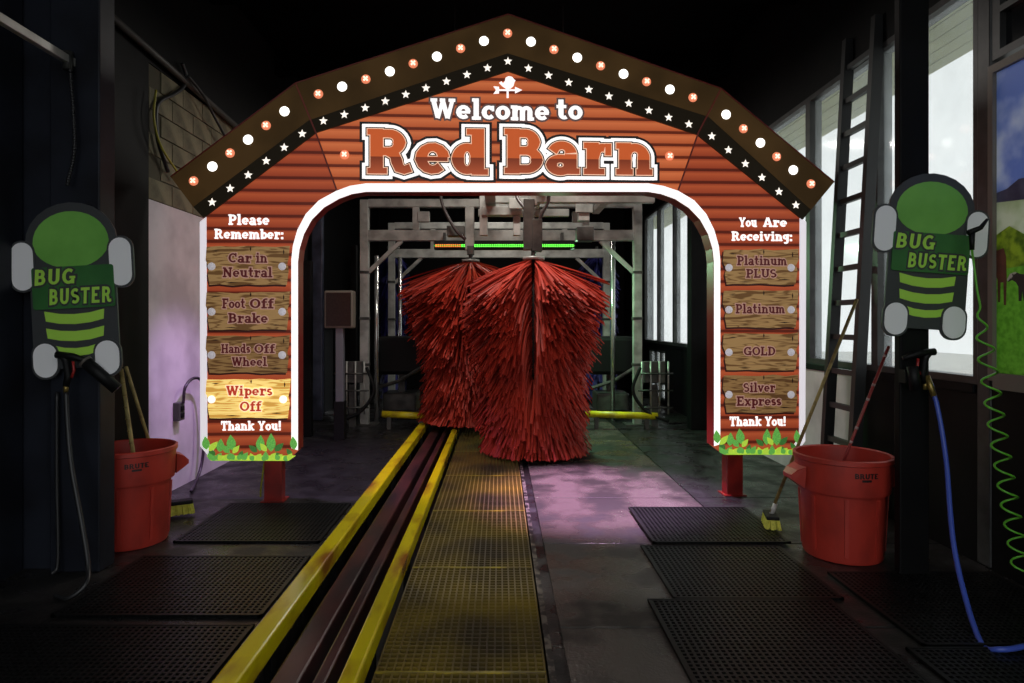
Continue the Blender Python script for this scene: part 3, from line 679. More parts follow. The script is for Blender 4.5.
# posts with base plates, lamp floods behind
m_post_red = mat('red_post_paint', (140, 34, 28), 0.35, col2=(108, 24, 22), nscale=6)
for px, z_b in ((272, 0.38), (736, 0.38)):
    u, _ = sp(px, 400)
    MB().bbox(u-0.075, u+0.075, 0.02, 0.14, 0, z_b, 0.008).build('post', m_post_red, sign)
    MB().box(u-0.10, u+0.10, -0.005, 0.165, 0, 0.010).build('base_plate', m_post_red, sign)
MB().tube(spline([(sp(262,462)[0], 0.08, sp(262,458)[1]), (sp(261,475)[0], 0.05, sp(261,475)[1]), (sp(258,490)[0], 0.08, 0.12), (sp(256,495)[0], 0.12, 0.02)]), 0.008, 6).build('yellow_cable', mat('yellow_cable', (150, 150, 40), 0.5), sign)
def flood(parent, loc, aim, col, power, size, name='flood_lamp', spot=None):
    loc = Vector(loc); aim = Vector(aim); d = (aim-loc).normalized()
    m = mat('lens_%s' % name, (200, 120, 230), 0.3)
    b = MB(); b.bar(loc-d*0.10, loc-d*0.01, size+0.04, size+0.04); o = b.build(name, m_black, parent)
    ld = bpy.data.lights.new(name+'_light', 'SPOT'); ld.energy = power; ld.color = col; ld.spot_size = math.radians(spot or 80); ld.spot_blend = 0.7; ld.shadow_soft_size = 0.06
    lo = bpy.data.objects.new(name+'_light', ld); COL.objects.link(lo); lo.parent = parent; lo.location = loc+d*0.03
    lo.rotation_euler = d.to_track_quat('-Z', 'Y').to_euler()
flood(sign, (1.0, 0.26, 2.9), (0.95, 0.10, 0), (0.90, 0.52, 1.0), 1700, 0.16, 'purple_flood', 52)
flood(sign, (-2.0, 0.28, 2.9), (-1.9, 0.6, 0), (0.70, 0.42, 1.0), 240, 0.16, 'purple_flood', 90)

# ================================================================== RED BRUSHES
m_strand = mat('red_foam_strand', (186, 56, 38), 0.55, col2=(150, 42, 30), nscale=2, spec=0.25)
m_strand_b = mat('blue_foam_strand', (44, 40, 120), 0.6, col2=(30, 28, 90), nscale=2)
m_steel = mat('grey_steel', (176, 176, 170), 0.4, 0.25, col2=(138, 138, 132), nscale=5)
m_steel_d = mat('dark_steel', (84, 84, 80), 0.45, 0.35, col2=(52, 52, 50), nscale=6)
m_blackp = mat('black_plastic', (13, 13, 14), 0.55, spec=0.25)
def brush(name, label, x, y, ztop, rb, rt, count, m, seed, cleft=None, group=None, zbot=0.36, zmin=0.05):
    rnd = random.Random(seed); t = thing(name, label, 'brush', (x, y, 0), 0, group)
    MB().lathe([(0.0,0.05),(0.07,0.05),(0.07,ztop+0.02),(0.0,ztop+0.02)], n=16).build('shaft', m_blackp, t, True)
    vs = []; fs = []
    NC = 17; clump = {}
    for k in range(count):
        u = rnd.random()**0.85; zr = zbot+(ztop-zbot)*u
        ci = rnd.randrange(NC); row = int((zr+ci*0.05)/0.15)
        key = (ci, row)
        if key not in clump: clump[key] = (rnd.uniform(-0.10, 0.10), rnd.uniform(-0.14, 0.14), rnd.uniform(0.90, 1.08))
        dphi, dz, ls = clump[key]
        phi = 2*PI*ci/NC+(rnd.random()-0.5)*2*PI/NC*0.95+dphi
        if cleft is not None:
            dd = (phi-cleft+PI) % (2*PI)-PI
            wdt = 0.24 if zr > 0.9 else 0.07
            if abs(dd) < wdt: phi = cleft+(wdt+rnd.uniform(0, 0.14))*(1 if dd >= 0 else -1)
        h = max(0.0, min(1.0, (zr-1.25)/(ztop-1.25))); h = h*h*(3-2*h)
        rtip = (rb+(rt-rb)*h)*ls*rnd.uniform(0.86, 1.05)
        drop = (0.60-0.17*h)*rnd.uniform(0.72, 1.2)+dz*(0.7 if zr > 0.7 else 0.2)
        drop = min(drop, zr-zmin) if zr-drop < zmin else drop
        r0 = 0.06; cph, sph = math.cos(phi), math.sin(phi); tx, ty = -sph, cph
        bend = rnd.uniform(-0.10, 0.10)
        wv = rnd.uniform(0.012, 0.019); n = 4; base = len(vs)
        roll = rnd.uniform(-0.9, 0.9); ex = 1.5-0.4*h
        for i in range(n+1):
            q = i/n; r = r0+(rtip-r0)*(q**0.92); z = zr-drop*q**ex; side = bend*q*q
            w_ = wv*(0.6 if i == 0 else 1.0); th = 0.011
            px, py, pz = cph*r+tx*side, sph*r+ty*side, z
            a, b = math.cos(roll), math.sin(roll)
            vs += [(px+tx*w_*a, py+ty*w_*a, pz+w_*b), (px-tx*w_*a, py-ty*w_*a, pz-w_*b), (px-tx*th*b, py-ty*th*b, pz+th*a)]
        for i in range(n):
            for j in range(3):
                p = base+i*3+j; q_ = base+i*3+(j+1) % 3; fs.append((p, q_, q_+3, p+3))
        fs.append((base+n*3, base+n*3+1, base+n*3+2))
    mb = MB(); mb.v = vs; mb.f = fs
    mb.build('foam_strands', m, t, kind='stuff')
    MB().lathe([(0,ztop+0.0),(0.13,ztop+0.0),(0.13,ztop+0.035),(0,ztop+0.035)], n=20).build('hub_plate', m_steel, t, True)
    MB().tube([(0,0,ztop), (0,0,ztop+0.14)], 0.03, 10).build('spindle', m_steel_d, t, True)
    return t
brush('wash_brush', 'nearer large red foam wash brush hanging before the steel frame', 0.40, 7.62, 2.30, 0.65, 0.84, 4600, m_strand, 3, cleft=-PI/2-0.13)
brush('wash_brush', 'red foam wash brush partly hidden behind the nearer one', -0.43, 9.42, 2.45, 0.72, 1.0, 4000, m_strand, 5, zmin=0.13)
brush('blue_wash_brush', 'dark blue foam brush at the left side of the tunnel', -2.15, 12.9, 3.05, 0.26, 0.32, 900, m_strand_b, 8)
brush('blue_wash_brush', 'dark blue foam brush at the right side of the tunnel', 1.95, 12.9, 2.95, 0.40, 0.45, 1200, m_strand_b, 9)

# ================================================================== WASH FRAMES AND MACHINERY
def wash_frame(label, Y, xl, xr, zb, zt, pw, detail=True):
    t = thing('wash_portal', label, 'portal', (0, Y, 0), 0, 'steel wash frames'); h = pw/2
    for x in (xl, xr):
        p = MB().bbox(x-h, x+h, -h, h, 0, zt+0.06, 0.006).build('post', m_steel, t)
        MB().box(x-0.2, x+0.2, -0.14, 0.14, 0, 0.02).build('base_plate', m_steel_d, p)
        for z in (0.9, 1.6, 2.3): MB().bbox(x-h-0.012, x+h+0.012, -h-0.012, h+0.012, z, z+0.04, 0.004).build('clamp', m_steel_d, p)
    MB().bbox(xl+h, xr-h, -0.06, 0.06, zb-0.08, zb+0.08, 0.006).build('lower_beam', m_steel, t)
    MB().bbox(xl+h, xr-h, -0.06, 0.06, zt-0.05, zt+0.07, 0.006).build('upper_beam', m_steel, t)
    for s, x in ((1, xl+h), (-1, xr-h)):
        MB().bar((x, 0, zb-0.55), (x+s*0.5, 0, zb-0.08), 0.06, 0.06, up=(0,1,0)).build('brace', m_steel, t)
        MB().bbox(x+s*0.72-0.05, x+s*0.72+0.05, -0.05, 0.05, zb+0.08, zt-0.05, 0.005).build('upright', m_steel, t)
        MB().bbox(x+s*0.84-0.09, x+s*0.84+0.09, -0.08, 0.02, zb+0.2, zb+0.36, 0.01).build('junction_box', m_steel, t)
    return t
wash_frame('nearer grey steel portal frame behind the red brushes', 9.75, -2.06, 2.09, 2.88, 3.36, 0.125)
wash_frame('farther grey steel portal frame deeper in the tunnel', 12.0, -2.03, 1.99, 2.85, 3.36, 0.12)
# stainless pipes beside the posts
for x, Y, zt, lab in ((-1.93, 10.0, 2.6, 'thin upright steel pipe beside the left post of the nearer frame'), (1.78, 10.1, 3.0, 'thin upright steel pipe left of the right frame post'), (1.93, 10.9, 3.0, 'thin upright steel pipe closest to the right frame post'), (-1.75, 11.2, 2.7, 'thin upright steel pipe behind the left black housing')):
    o = MB().tube([(x, Y, 0), (x, Y, zt)], 0.035, 10).build('steel_pipe', mat('shiny_pipe', (190, 190, 188), 0.2, 0.8), None, True, origin=(x, Y, 0)); tag(o, lab, 'pipe')
# overhead carriage between the frames: rails, arms, motors
ca = thing('brush_carriage', 'grey overhead carriage with sliding arms carrying the red brushes', 'carriage', (0, 8.6, 2.4)); oz = 2.4; oy = 8.6
def cbox(name, x0, x1, y0, y1, z0, z1, m=m_steel, p=ca): return MB().bbox(x0, x1, y0-oy, y1-oy, z0-oz, z1-oz, 0.006).build(name, m, p)
cbox('slide_rail', -0.3, 1.9, 9.2, 9.3, 3.28, 3.42); cbox('slide_rail', -0.3, 0.95, 8.8, 8.88, 3.02, 3.12); cbox('slide_rail', 0.35, 1.9, 7.85, 7.95, 3.03, 3.15)
cbox('cross_bar', -0.2, -0.06, 7.6, 9.7, 3.18, 3.28); cbox('cross_bar', 0.42, 0.56, 7.3, 9.7, 3.20, 3.32); cbox('cross_bar', 1.4, 1.5, 7.8, 9.7, 3.2, 3.3)
cbox('upright', -0.28, -0.17, 8.75, 8.85, 2.75, 3.3); cbox('upright', 0.18, 0.28, 8.75, 8.85, 2.75, 3.3); cbox('upright', 1.02, 1.16, 8.3, 8.42, 2.88, 3.3)
cbox('plate', -0.25, 0.30, 8.70, 8.76, 3.02, 3.14); cbox('plate', 0.12, 0.5, 8.55, 8.62, 3.08, 3.22); cbox('plate', 0.98, 1.2, 8.26, 8.32, 2.98, 3.16)
cbox('brush_arm', -0.51, -0.38, 9.35, 9.49, 2.62, 3.25, m_steel); cbox('motor', -0.48, -0.38, 9.34, 9.48, 2.55, 2.68, m_steel_d)
cbox('brush_arm', 0.28, 0.41, 7.56, 7.70, 2.42, 3.02, m_steel_d); cbox('motor', 0.38, 0.50, 7.55, 7.70, 2.40, 2.78, m_steel_d); cbox('arm_post', 0.36, 0.44, 7.6, 7.7, 2.95, 3.3)
cbox('valve_block', 1.0, 1.22, 8.3, 8.5, 2.62, 2.80, m_steel_d); cbox('valve_block', -0.75, -0.5, 9.0, 9.2, 2.78, 2.92, m_steel_d)
cbox('hanger', 1.08, 1.2, 8.9, 9.0, 3.1, 4.9); cbox('hanger', -0.25, -0.15, 8.9, 9.0, 3.1, 4.9)
for pts in ([(-0.85,8.9,3.6),(-0.8,8.9,3.2),(-0.62,8.9,2.85),(-0.48,8.95,2.72)], [(0.52,7.6,3.4),(0.58,7.6,3.05),(0.5,7.6,2.85),(0.44,7.62,2.7)], [(1.35,8.6,3.5),(1.2,8.5,3.25),(0.8,8.4,3.22),(0.6,8.3,3.1)], [(0.3,7.8,3.4),(0.2,7.7,3.1),(0.3,7.6,2.9)]):
    MB().tube(spline([(a, b-oy, c-oz) for a, b, c in pts]), 0.022, 8).build('hose', mat('brownish_hose', (60, 48, 46), 0.4), ca, True)
# LED signal bar
lb = thing('signal_light_bar', 'horizontal led bar glowing orange and green above the brushes', 'light', (0.05, 9.5, 2.70))
MB().bbox(-1.03, 1.06, 0.02, 0.10, -0.06, 0.08, 0.01).build('housing', m_blackp, lb)
m_lg = mat('green_led', (120, 255, 90), 0.3, emit=1.6); m_lo = mat('orange_led', (255, 132, 60), 0.3, emit=1.3)
n = 64
lg = MB().bbox(-0.011, 0.011, 0.0, 0.02, -0.020, 0.020, 0.005).mesh('led', m_lg); lo_ = MB().bbox(-0.011, 0.011, 0.0, 0.02, -0.020, 0.020, 0.005).mesh('led', m_lo)
for k in range(n):
    x = -1.0+2.03*k/(n-1); link('led', lo_ if x < -0.62 else lg, lb, (x, 0, 0))
MB().box(-1.03, 1.06, 0.0, 0.018, -0.009, 0.009).build('lens_strip', mat('led_strip_glow', (60, 180, 50), 0.3, emit=0.6), lb)
MB().box(-0.9, -0.86, 0.05, 0.2, 0.07, 0.2).build('bracket', m_steel_d, lb); MB().box(0.86, 0.9, 0.05, 0.2, 0.07, 0.2).build('bracket', m_steel_d, lb)
gl = bpy.data.lights.new('green_led_light', 'AREA'); gl.shape = 'RECTANGLE'; gl.size = 0.6; gl.size_y = 0.05; gl.energy = 60; gl.color = (0.45, 1.0, 0.55)
glo = bpy.data.objects.new('green_led_light', gl); COL.objects.link(glo); glo.parent = lb; glo.location = (0.75, -0.03, -0.12); glo.rotation_euler = (math.radians(-12), math.radians(-18), 0)
# black housings at both sides
def housing(label, x, y, z, sx, sy, sz, group):
    t = thing('equipment_housing', label, 'housing', (x, y, 0))
    MB().bbox(-sx/2, sx/2, -sy/2, sy/2, z-sz/2, z+sz/2, 0.06).build('cover', m_blackp, t)
    MB().box(-0.05, 0.05, -0.05, 0.05, 0, z-sz/2+0.01).build('leg', m_steel_d, t)
    MB().bbox(-sx*0.35, sx*0.35, -sy/2-0.06, sy/2, 0.12, 0.42, 0.03).build('pump', m_steel_d, t)
    MB().tube([(-sx*0.5, -sy/2-0.1, 0.5), (0, -sy/2-0.1, 0.62), (sx*0.5, -sy/2-0.1, 0.85)], 0.03, 8).build('spray_arm', m_steel_d, t)
    return t
housing('bulky black machine housing left of the red brushes', -1.62, 10.6, 1.02, 0.78, 0.5, 0.62, None)
housing('bulky black machine housing right of the red brushes', 1.82, 10.6, 1.02, 0.74, 0.5, 0.62, None)
m_ybar = mat('yellow_bar_paint', (214, 200, 24), 0.35, col2=(170, 150, 24), nscale=6)
for (xa, xb, lab) in ((-1.72, -1.05, 'short yellow floor bar left of the red brushes'), (1.25, 2.3, 'yellow floor bar right of the red brushes')):
    t = thing('floor_bar', lab, 'bar', ((xa+xb)/2, 9.35, 0)); hx = (xb-xa)/2
    MB().tube([(-hx, 0, 0.22), (hx, 0, 0.19)], 0.05, 12).build('tube', m_ybar, t, True)
    for s in (-0.7, 0.7): MB().box(s*hx-0.03, s*hx+0.03, -0.03, 0.03, 0, 0.18).build('foot', m_steel_d, t)
# spray manifolds near the post feet
for x, s, lab in ((-2.2, 1, 'small pipe manifold at the left frame post foot'), (2.3, -1, 'small pipe manifold at the right frame post foot')):
    t = thing('pipe_manifold', lab, 'pipes', (x, 9.5, 0))
    MB().bbox(-0.16, 0.16, 0.0, 0.08, 0.66, 0.98, 0.01).build('valve_panel', m_steel_d, t); MB().box(-0.05, 0.05, 0.02, 0.06, 0, 0.63).build('stand', m_steel_d, t)
    for k in range(4): MB().tube([(-0.2+k*0.13, -0.03, 0.2), (-0.2+k*0.13, -0.03, 0.98)], 0.014, 6).build('pipe', m_steel, t, True)
    for z in (0.3, 0.55, 0.8): MB().tube([(-0.26, -0.04, z), (0.26, -0.04, z)], 0.014, 6).build('pipe', m_steel_d, t, True)
    MB().tube(spline([(0.24*s, -0.1, 0.9), (0.35*s, -0.12, 0.55), (0.15*s, -0.16, 0.25), (-0.15*s, -0.2, 0.12)]), 0.025, 8).build('hose', m_blackp, t, True)
# control display on its post
t = thing('display_terminal', 'boxy dark display terminal on a grey post inside the left of the tunnel', 'display', (-2.13, 8.5, 0))
MB().bbox(-0.19, 0.19, -0.06, 0.12, 1.48, 1.98, 0.02).build('case', mat('terminal_case', (112, 106, 96), 0.5), t)
b = MB(); b.bbox(-0.165, 0.165, -0.068, -0.058, 1.51, 1.95, 0.004); b.build('screen', mat('dark_screen', (44, 34, 28), 0.3, col2=(30, 22, 18), nscale=30), t)
MB().bbox(-0.05, 0.05, -0.02, 0.08, 0.5, 1.49, 0.006).build('post', mat('terminal_post', (112, 114, 124), 0.4), t)
MB().bbox(-0.07, 0.07, -0.04, 0.1, 0.0, 0.51, 0.006).build('pedestal', m_blackp, t)

# ================================================================== BINS AND BRUSHES
m_bin = mat('red_plastic_bin', (176, 52, 40), 0.45, col2=(140, 42, 34), nscale=7, lo=0.45, hi=0.75, stretch=(1, 1, 0.5))
m_binprint = mat('black_bin_print', (30, 14, 14), 0.5)
def bin_(label, x, y, rz, s=1.0):
    t = thing('rubbish_bin', label, 'bin', (x, y, 0), rz)
    prof = [(0.0,0.012),(0.225,0.012),(0.225,0.0),(0.238,0.004),(0.246,0.03),(0.262,0.43),(0.264,0.44),(0.284,0.445),(0.287,0.46),(0.296,0.64),(0.306,0.645),(0.306,0.672),(0.294,0.678),(0.284,0.670),(0.280,0.62),(0.262,0.44),(0.236,0.03),(0.0,0.03)]
    o = MB().lathe([(r*s, z*s) for r, z in prof], n=48).build('body', m_bin, t); smooth_by_angle(o)
    for a in (0, PI):   # side handles: wedge-shaped grips with a hollow underside
        c, sn = math.cos(a), math.sin(a)
        pts = [(0.285,0.60,0.09),(0.34,0.575,0.075),(0.372,0.54,0.06),(0.372,0.515,0.06),(0.35,0.50,0.065),(0.285,0.455,0.075)]
        vs = []; fs = []
        for sg in (-1, 1): vs += [((r*c-sg*w_*sn)*s, (r*sn+sg*w_*c)*s, z*s) for r, z, w_ in pts]
        n = len(pts); fs = [tuple(range(n)), tuple(range(2*n-1, n-1, -1))]+[(i, (i+1) % n, (i+1) % n+n, i+n) for i in range(n)]
        MB().add(vs, fs).build('handle', m_bin, t)
    for k in range(8):   # vertical ribs of the side wall
        a = 2*PI*(k+0.5)/8; c, sn = math.cos(a), math.sin(a)
        MB().bar((0.248*c*s, 0.248*sn*s, 0.05*s), (0.266*c*s, 0.266*sn*s, 0.42*s), 0.022*s, 0.012*s, up=(c, sn, 0)).build('rib', m_bin, t)
    def mp(R):
        def f(v):
            a = -PI/2+v[0]/R; return ((R+v[1]*-1)*math.cos(a), (R-v[1])*math.sin(a), v[2])
        return f
    lettering('BRUTE', -0.075*s, 0.075*s, 0.568*s, 0.602*s, -0.0015, 0.004, weight=0.26, sans=True, mapf=mp(0.2935*s)).build('lettering', m_binprint, t)
    pl = MB()
    for k in range(6):
        x0 = -0.03+0.01*k; pl.add([mp(0.2915*s)(v) for v in ((x0*s,-0.0015,0.548*s),((x0+0.01)*s,-0.0015,0.548*s),((x0+0.01)*s,-0.0015,0.562*s),(x0*s,-0.0015,0.562*s))], [(0,1,2,3)])
    pl.build('size_plate', m_binprint, t)
    return t
bin_('red plastic bin below the sign holding one red and white stick', 2.305, 4.31, 0.0)
bin_('red plastic bin half behind the left column with two pale sticks', -2.63, 4.55, 0.66)
m_pole = mat('worn_wood_pole', (150, 128, 72), 0.6, col2=(96, 78, 44), nscale=18)
m_pole2 = mat('pale_wood_pole', (166, 150, 92), 0.6, col2=(126, 110, 64), nscale=18)
m_bristle = mat('yellow_bristles', (226, 224, 96), 0.8, col2=(196, 194, 76), nscale=40, bump=0.5, bscale=90)
def bristle_head(t, L_, W_, Hh, c, rz):
    R = Matrix.Rotation(rz, 3, 'Z'); c = Vector(c)
    def tr(mb): mb.v = [tuple(c+R @ Vector(v)) for v in mb.v]; return mb
    tr(MB().bbox(-L_/2, L_/2, -W_/2, W_/2, Hh*0.72, Hh, 0.008)).build('brush_block', m_blackp, t)
    g = MB(); rr = random.Random(4); nx, ny = int(L_/0.012), int(W_/0.012)
    for i in range(nx):
        for j in range(ny):
            x = -L_/2+(i+0.5)*L_/nx; y = -W_/2+(j+0.5)*W_/ny; dx, dy = rr.uniform(-.006,.006)+x*0.1, rr.uniform(-.006,.006)+y*0.2
            g.bar((x, y, Hh*0.74), (x+dx, y+dy, rr.uniform(0, 0.006)), 0.010, 0.010)
    tr(g).build('bristles', m_bristle, t, kind='stuff')
# brush leaning outside the right bin
A = Vector(at(771, 516, 4.78)); A.z = 0.12; top = Vector(at(857, 299, 4.62))
t = thing('scrub_brush', 'yellow-bristled brush on a brown pole leaning beside the right bin', 'brush', (A.x, A.y, 0.034))
MB().tube([(0, 0, 0.10), top-Vector((A.x, A.y, 0.034))], 0.0125, 8).build('pole', m_pole, t, True)
MB().tube([(0, 0, 0.08), (0.03, -0.008, 0.17)], 0.018, 8).build('socket', mat('white_socket', (190, 190, 186), 0.4), t, True)
bristle_head(t, 0.20, 0.09, 0.095, (0, 0, 0), PI/2-0.25)
# red and white stick standing in the right bin
a = Vector((2.25, 4.42, 0.035)); b = Vector(at(889, 346, 4.20))
a = Vector((2.14, 4.40, 0.04))
t = thing('striped_pole', 'thin red pole with white bands standing in the right bin', 'pole', a)
d = b-a; N_ = 14
m_rp = mat('red_pole', (140, 44, 42), 0.4); m_wp = mat('white_band', (176, 150, 146), 0.4)
MB().tube([(0,0,0), d], 0.010, 8).build('stick', m_rp, t, True)
for k in (7, 8, 10, 11, 13): MB().tube([d*((k+0.25)/N_), d*((k+0.42)/N_)], 0.0108, 8).build('band', m_wp, t, True)
# left bin: stick inside, long brush behind
a = Vector((-2.52, 4.53, 0.04)); b = Vector(at(121, 369, 4.32))
t = thing('wooden_stick', 'mottled wooden stick standing inside the left red bin', 'stick', a)
MB().tube([(0,0,0), (b-a)*0.5+Vector((0.004,0,0)), b-a], 0.014, 8).build('shaft', m_pole2, t, True)
for k in range(7): MB().tube([(b-a)*(0.5+0.07*k), (b-a)*(0.505+0.07*k)], 0.0155, 8).build('knot', m_pole, t, True)
c = Vector(at(172, 512, 5.1)); c.z = 0
a = Vector((c.x-0.06, 5.14, 0.13)); b = Vector(at(126, 367, 4.62))
t = thing('scrub_brush', 'yellow-bristled brush on a pale pole leaning behind the left bin', 'brush', (c.x, 5.1, 0.02))
o = Vector((c.x, 5.1, 0.02))
MB().tube([a-o, b-o], 0.0125, 8).build('pole', m_pole2, t, True)
MB().tube([a-o-Vector((0,0,0.04)), a-o+Vector((-0.02,0,0.06))], 0.018, 8).build('socket', MATS['white_socket'], t, True)
bristle_head(t, 0.30, 0.09, 0.11, (0, 0, 0), 0.5)

# ================================================================== BUG BUSTER BOARDS (plain die-cut boards, no figure)
m_bd = mat('board_charcoal', (60, 62, 64), 0.45); m_bg1 = mat('board_green', (122, 188, 84), 0.4, col2=(104, 168, 70), nscale=3)
m_bg2 = mat('board_lime', (174, 226, 84), 0.4); m_bgd = mat('board_dark_green', (58, 116, 58), 0.4, col2=(44, 96, 48), nscale=3)
m_bw = mat('board_white', (240, 240, 242), 0.4)
def rr_poly(x0, x1, z0, z1, r, n=6):
    out = []
    for cx_, cz_, a0 in ((x1-r, z1-r, 0), (x0+r, z1-r, 90), (x0+r, z0+r, 180), (x1-r, z0+r, 270)):
        for k in range(n+1):
            a = math.radians(a0+90*k/n); out.append((cx_+r*math.cos(a), cz_+r*math.sin(a)))
    return out
def board(label, px, py, Y, sc_, tilt):
    """px,py: photo point of the board centre; units below are photo pixels around it"""
    X, Y, Z = at(px, py, Y); k = Y/F*sc_
    t = thing('bug_buster_board', label, 'sign', (X, Y, Z-95*k)); t.rotation_euler = (0, tilt, 0)
    def pr(name, pts, y0, y1, m, p=t): return MB().prism([(x*k, (z+95)*k) for x, z in pts], y0, y1).build(name, m, p)
    dome = [(-43,-84),(43,-84),(43,30)]+[(46*math.cos(math.radians(a)), 42+40*math.sin(math.radians(a))) for a in range(0, 181, 15)]+[(-43,30)]
    pr('backing', dome, 0, 0.012, m_bd)
    pr('green_field', [(38*math.cos(math.radians(a)), 42+(31 if 0 <= a <= 180 else 26)*math.sin(math.radians(a))) for a in range(0, 360, 12)], -0.003, 0, m_bg1)
    for s in (-1, 1):
        tb = pr('side_tab', rr_poly(min(s*36, s*62), max(s*36, s*62), -6, 46, 12), -0.005, 0.008, m_bd)
        pr('side_tab_face', rr_poly(min(s*38, s*60), max(s*38, s*60), -4, 44, 11), -0.008, -0.005, m_bw, tb)
        fb = pr('foot_tab', rr_poly(min(s*17, s*45), max(s*17, s*45), -94, -56, 13), -0.004, 0.010, m_bd)
        pr('foot_tab_face', rr_poly(min(s*19, s*43), max(s*19, s*43), -92, -58, 12), -0.007, -0.004, m_bw, fb)
    for i, (z0, z1, hw) in enumerate(((-36,-26,30),(-53,-43,29),(-68,-60,24))):
        pr('stripe', [(-hw, z1), (-hw*0.5, z1-3), (0, z1-4), (hw*0.5, z1-3), (hw, z1), (hw*0.96, z0), (hw*0.5, z0-3), (0, z0-4), (-hw*0.5, z0-3), (-hw*0.96, z0)], -0.003, 0, m_bg2)
    pn = pr('name_panel', rr_poly(-40, 42, -24, 18, 3), -0.010, -0.002, m_bgd)
    for (s, x0, x1, zb, zc) in (('BUG', -38, 4, 0, 16), ('BUSTER', -24, 39, -20, -4)):
        for ol, m, y in ((0.13, m_bd, -0.012), (0.0, m_bg2, -0.014)):
            lettering(s, x0*k, x1*k, (zb+95)*k, (zc+95)*k, y, y+0.002, weight=0.25, outline=ol, sans=True, slant=0.1, track=0.1).build('lettering' if ol == 0 else 'letter_outline', m, pn)
    return t
board('green and charcoal bug buster board in front of the blue-black column', 78, 284, 3.94, 1.0, math.radians(-3))
board('green and charcoal bug buster board in front of the bright windows', 923, 250, 3.885, 0.94, math.radians(4))

# ================================================================== HOSES, SPRAY GUNS, CABLES
m_hose_b = mat('black_hose', (30, 30, 32), 0.4); m_hose_blue = mat('blue_hose', (62, 84, 176), 0.35); m_coil = mat('green_coil', (96, 176, 50), 0.3)
m_brass = mat('brass', (150, 128, 70), 0.35, 0.7)
def spray_gun(name, label, loc, flip=1):
    t = thing(name, label, 'spray gun', loc)
    MB().tube([(0,0,0),(0.015*flip,0,0.06),(0.0,0,0.15),(-0.01*flip,-0.01,0.18)], [0.018,0.021,0.02,0.022], 10).build('grip', m_blackp, t, True)
    MB().tube([(-0.05*flip,-0.01,0.19),(0.05*flip,-0.01,0.18),(0.14*flip,-0.01,0.15)], [0.022,0.02,0.014], 10).build('barrel', m_blackp, t, True)
    MB().tube([(0.05*flip,-0.01,0.15),(0.055*flip,-0.01,0.09),(0.04*flip,-0.01,0.05)], 0.008, 6).build('trigger', mat('red_trigger', (150, 36, 34), 0.4), t, True)
    MB().tube([(0,0,-0.04),(0,0,0.01)], 0.014, 8).build('coupling', m_brass, t, True)
    return t
p = at(66, 386, 3.88); spray_gun('spray_gun', 'black spray gun hung below the board on the blue-black column', (p[0], p[1], p[2]))
t = thing('gun_holster', 'angled black tube holster on the blue-black column', 'holster', at(104, 378, 3.94))
ox, oy, oz = t.location; a = Vector(at(86, 362, 3.88)); b = Vector(at(117, 389, 3.93))
MB().tube([a-t.location, b-t.location], 0.036, 14, cap=True).build('tube', m_blackp, t, True)
MB().tube([a-t.location-Vector((0.006,0,-0.005)), a-t.location+Vector((0.004,0,-0.003))], 0.041, 14).build('ring', mat('ring_grey', (90, 84, 78), 0.4), t, True)
def hose(name, label, pts, r, m, cat='hose'):
    pts = [Vector(p) for p in pts]; o = pts[-1].copy(); 
    return tag(MB().tube(spline(pts), r, 10).build(name, m, None, True, origin=tuple(o)), label, cat)
hose('black_hose', 'black hose hanging from the spray gun by the blue-black column', [at(66,392,3.88), at(68,430,3.86), at(72,470,3.82), at(82,525,3.75), at(88,565,3.68), (-2.33,3.60,0.08), (-2.40,3.56,0.02), (-2.5,3.6,0.018)], 0.014, m_hose_b)
hose('black_hose', 'thin black hose hanging straight beside the left wall', [at(57,392,3.95), at(57,480,3.95), at(58,560,3.93), (-2.73,3.9,0.02)], 0.011, m_hose_b)
p = at(922, 378, 3.88); spray_gun('spray_gun', 'black spray gun with the blue hose on the right column', (p[0]+0.02, p[1], p[2]-0.03), -1)
t = thing('gun_holster', 'black ring holster on the right column beside the blue hose', 'holster', at(905, 366, 3.90))
MB().tube([(0.0,-0.07,0.0),(0.02,-0.07,0.0-0.14)], 0.032, 14).build('tube', m_blackp, t, True); MB().box(-0.03, 0.03, -0.05, 0.015, -0.1, -0.02).build('bracket', m_blackp, t)
hose('blue_hose', 'blue hose hanging from the right column down to the floor', [at(931,384,3.86), at(938,410,3.82), at(946,460,3.72), at(953,540,3.5), at(966,600,3.3), at(982,644,3.08), (2.33,2.98,0.03), (2.46,3.0,0.035), (2.6,3.06,0.035), (2.85,3.02,0.035)], 0.0135, m_hose_blue)
# brass end of the blue hose belongs to the gun side: a separate fitting
o = MB().tube([at(927,376,3.87), at(934,396,3.83)], 0.016, 10).build('hose_fitting', m_brass, None, True, origin=at(934,396,3.83)); tag(o, 'brass fitting at the top of the blue hose', 'fitting')
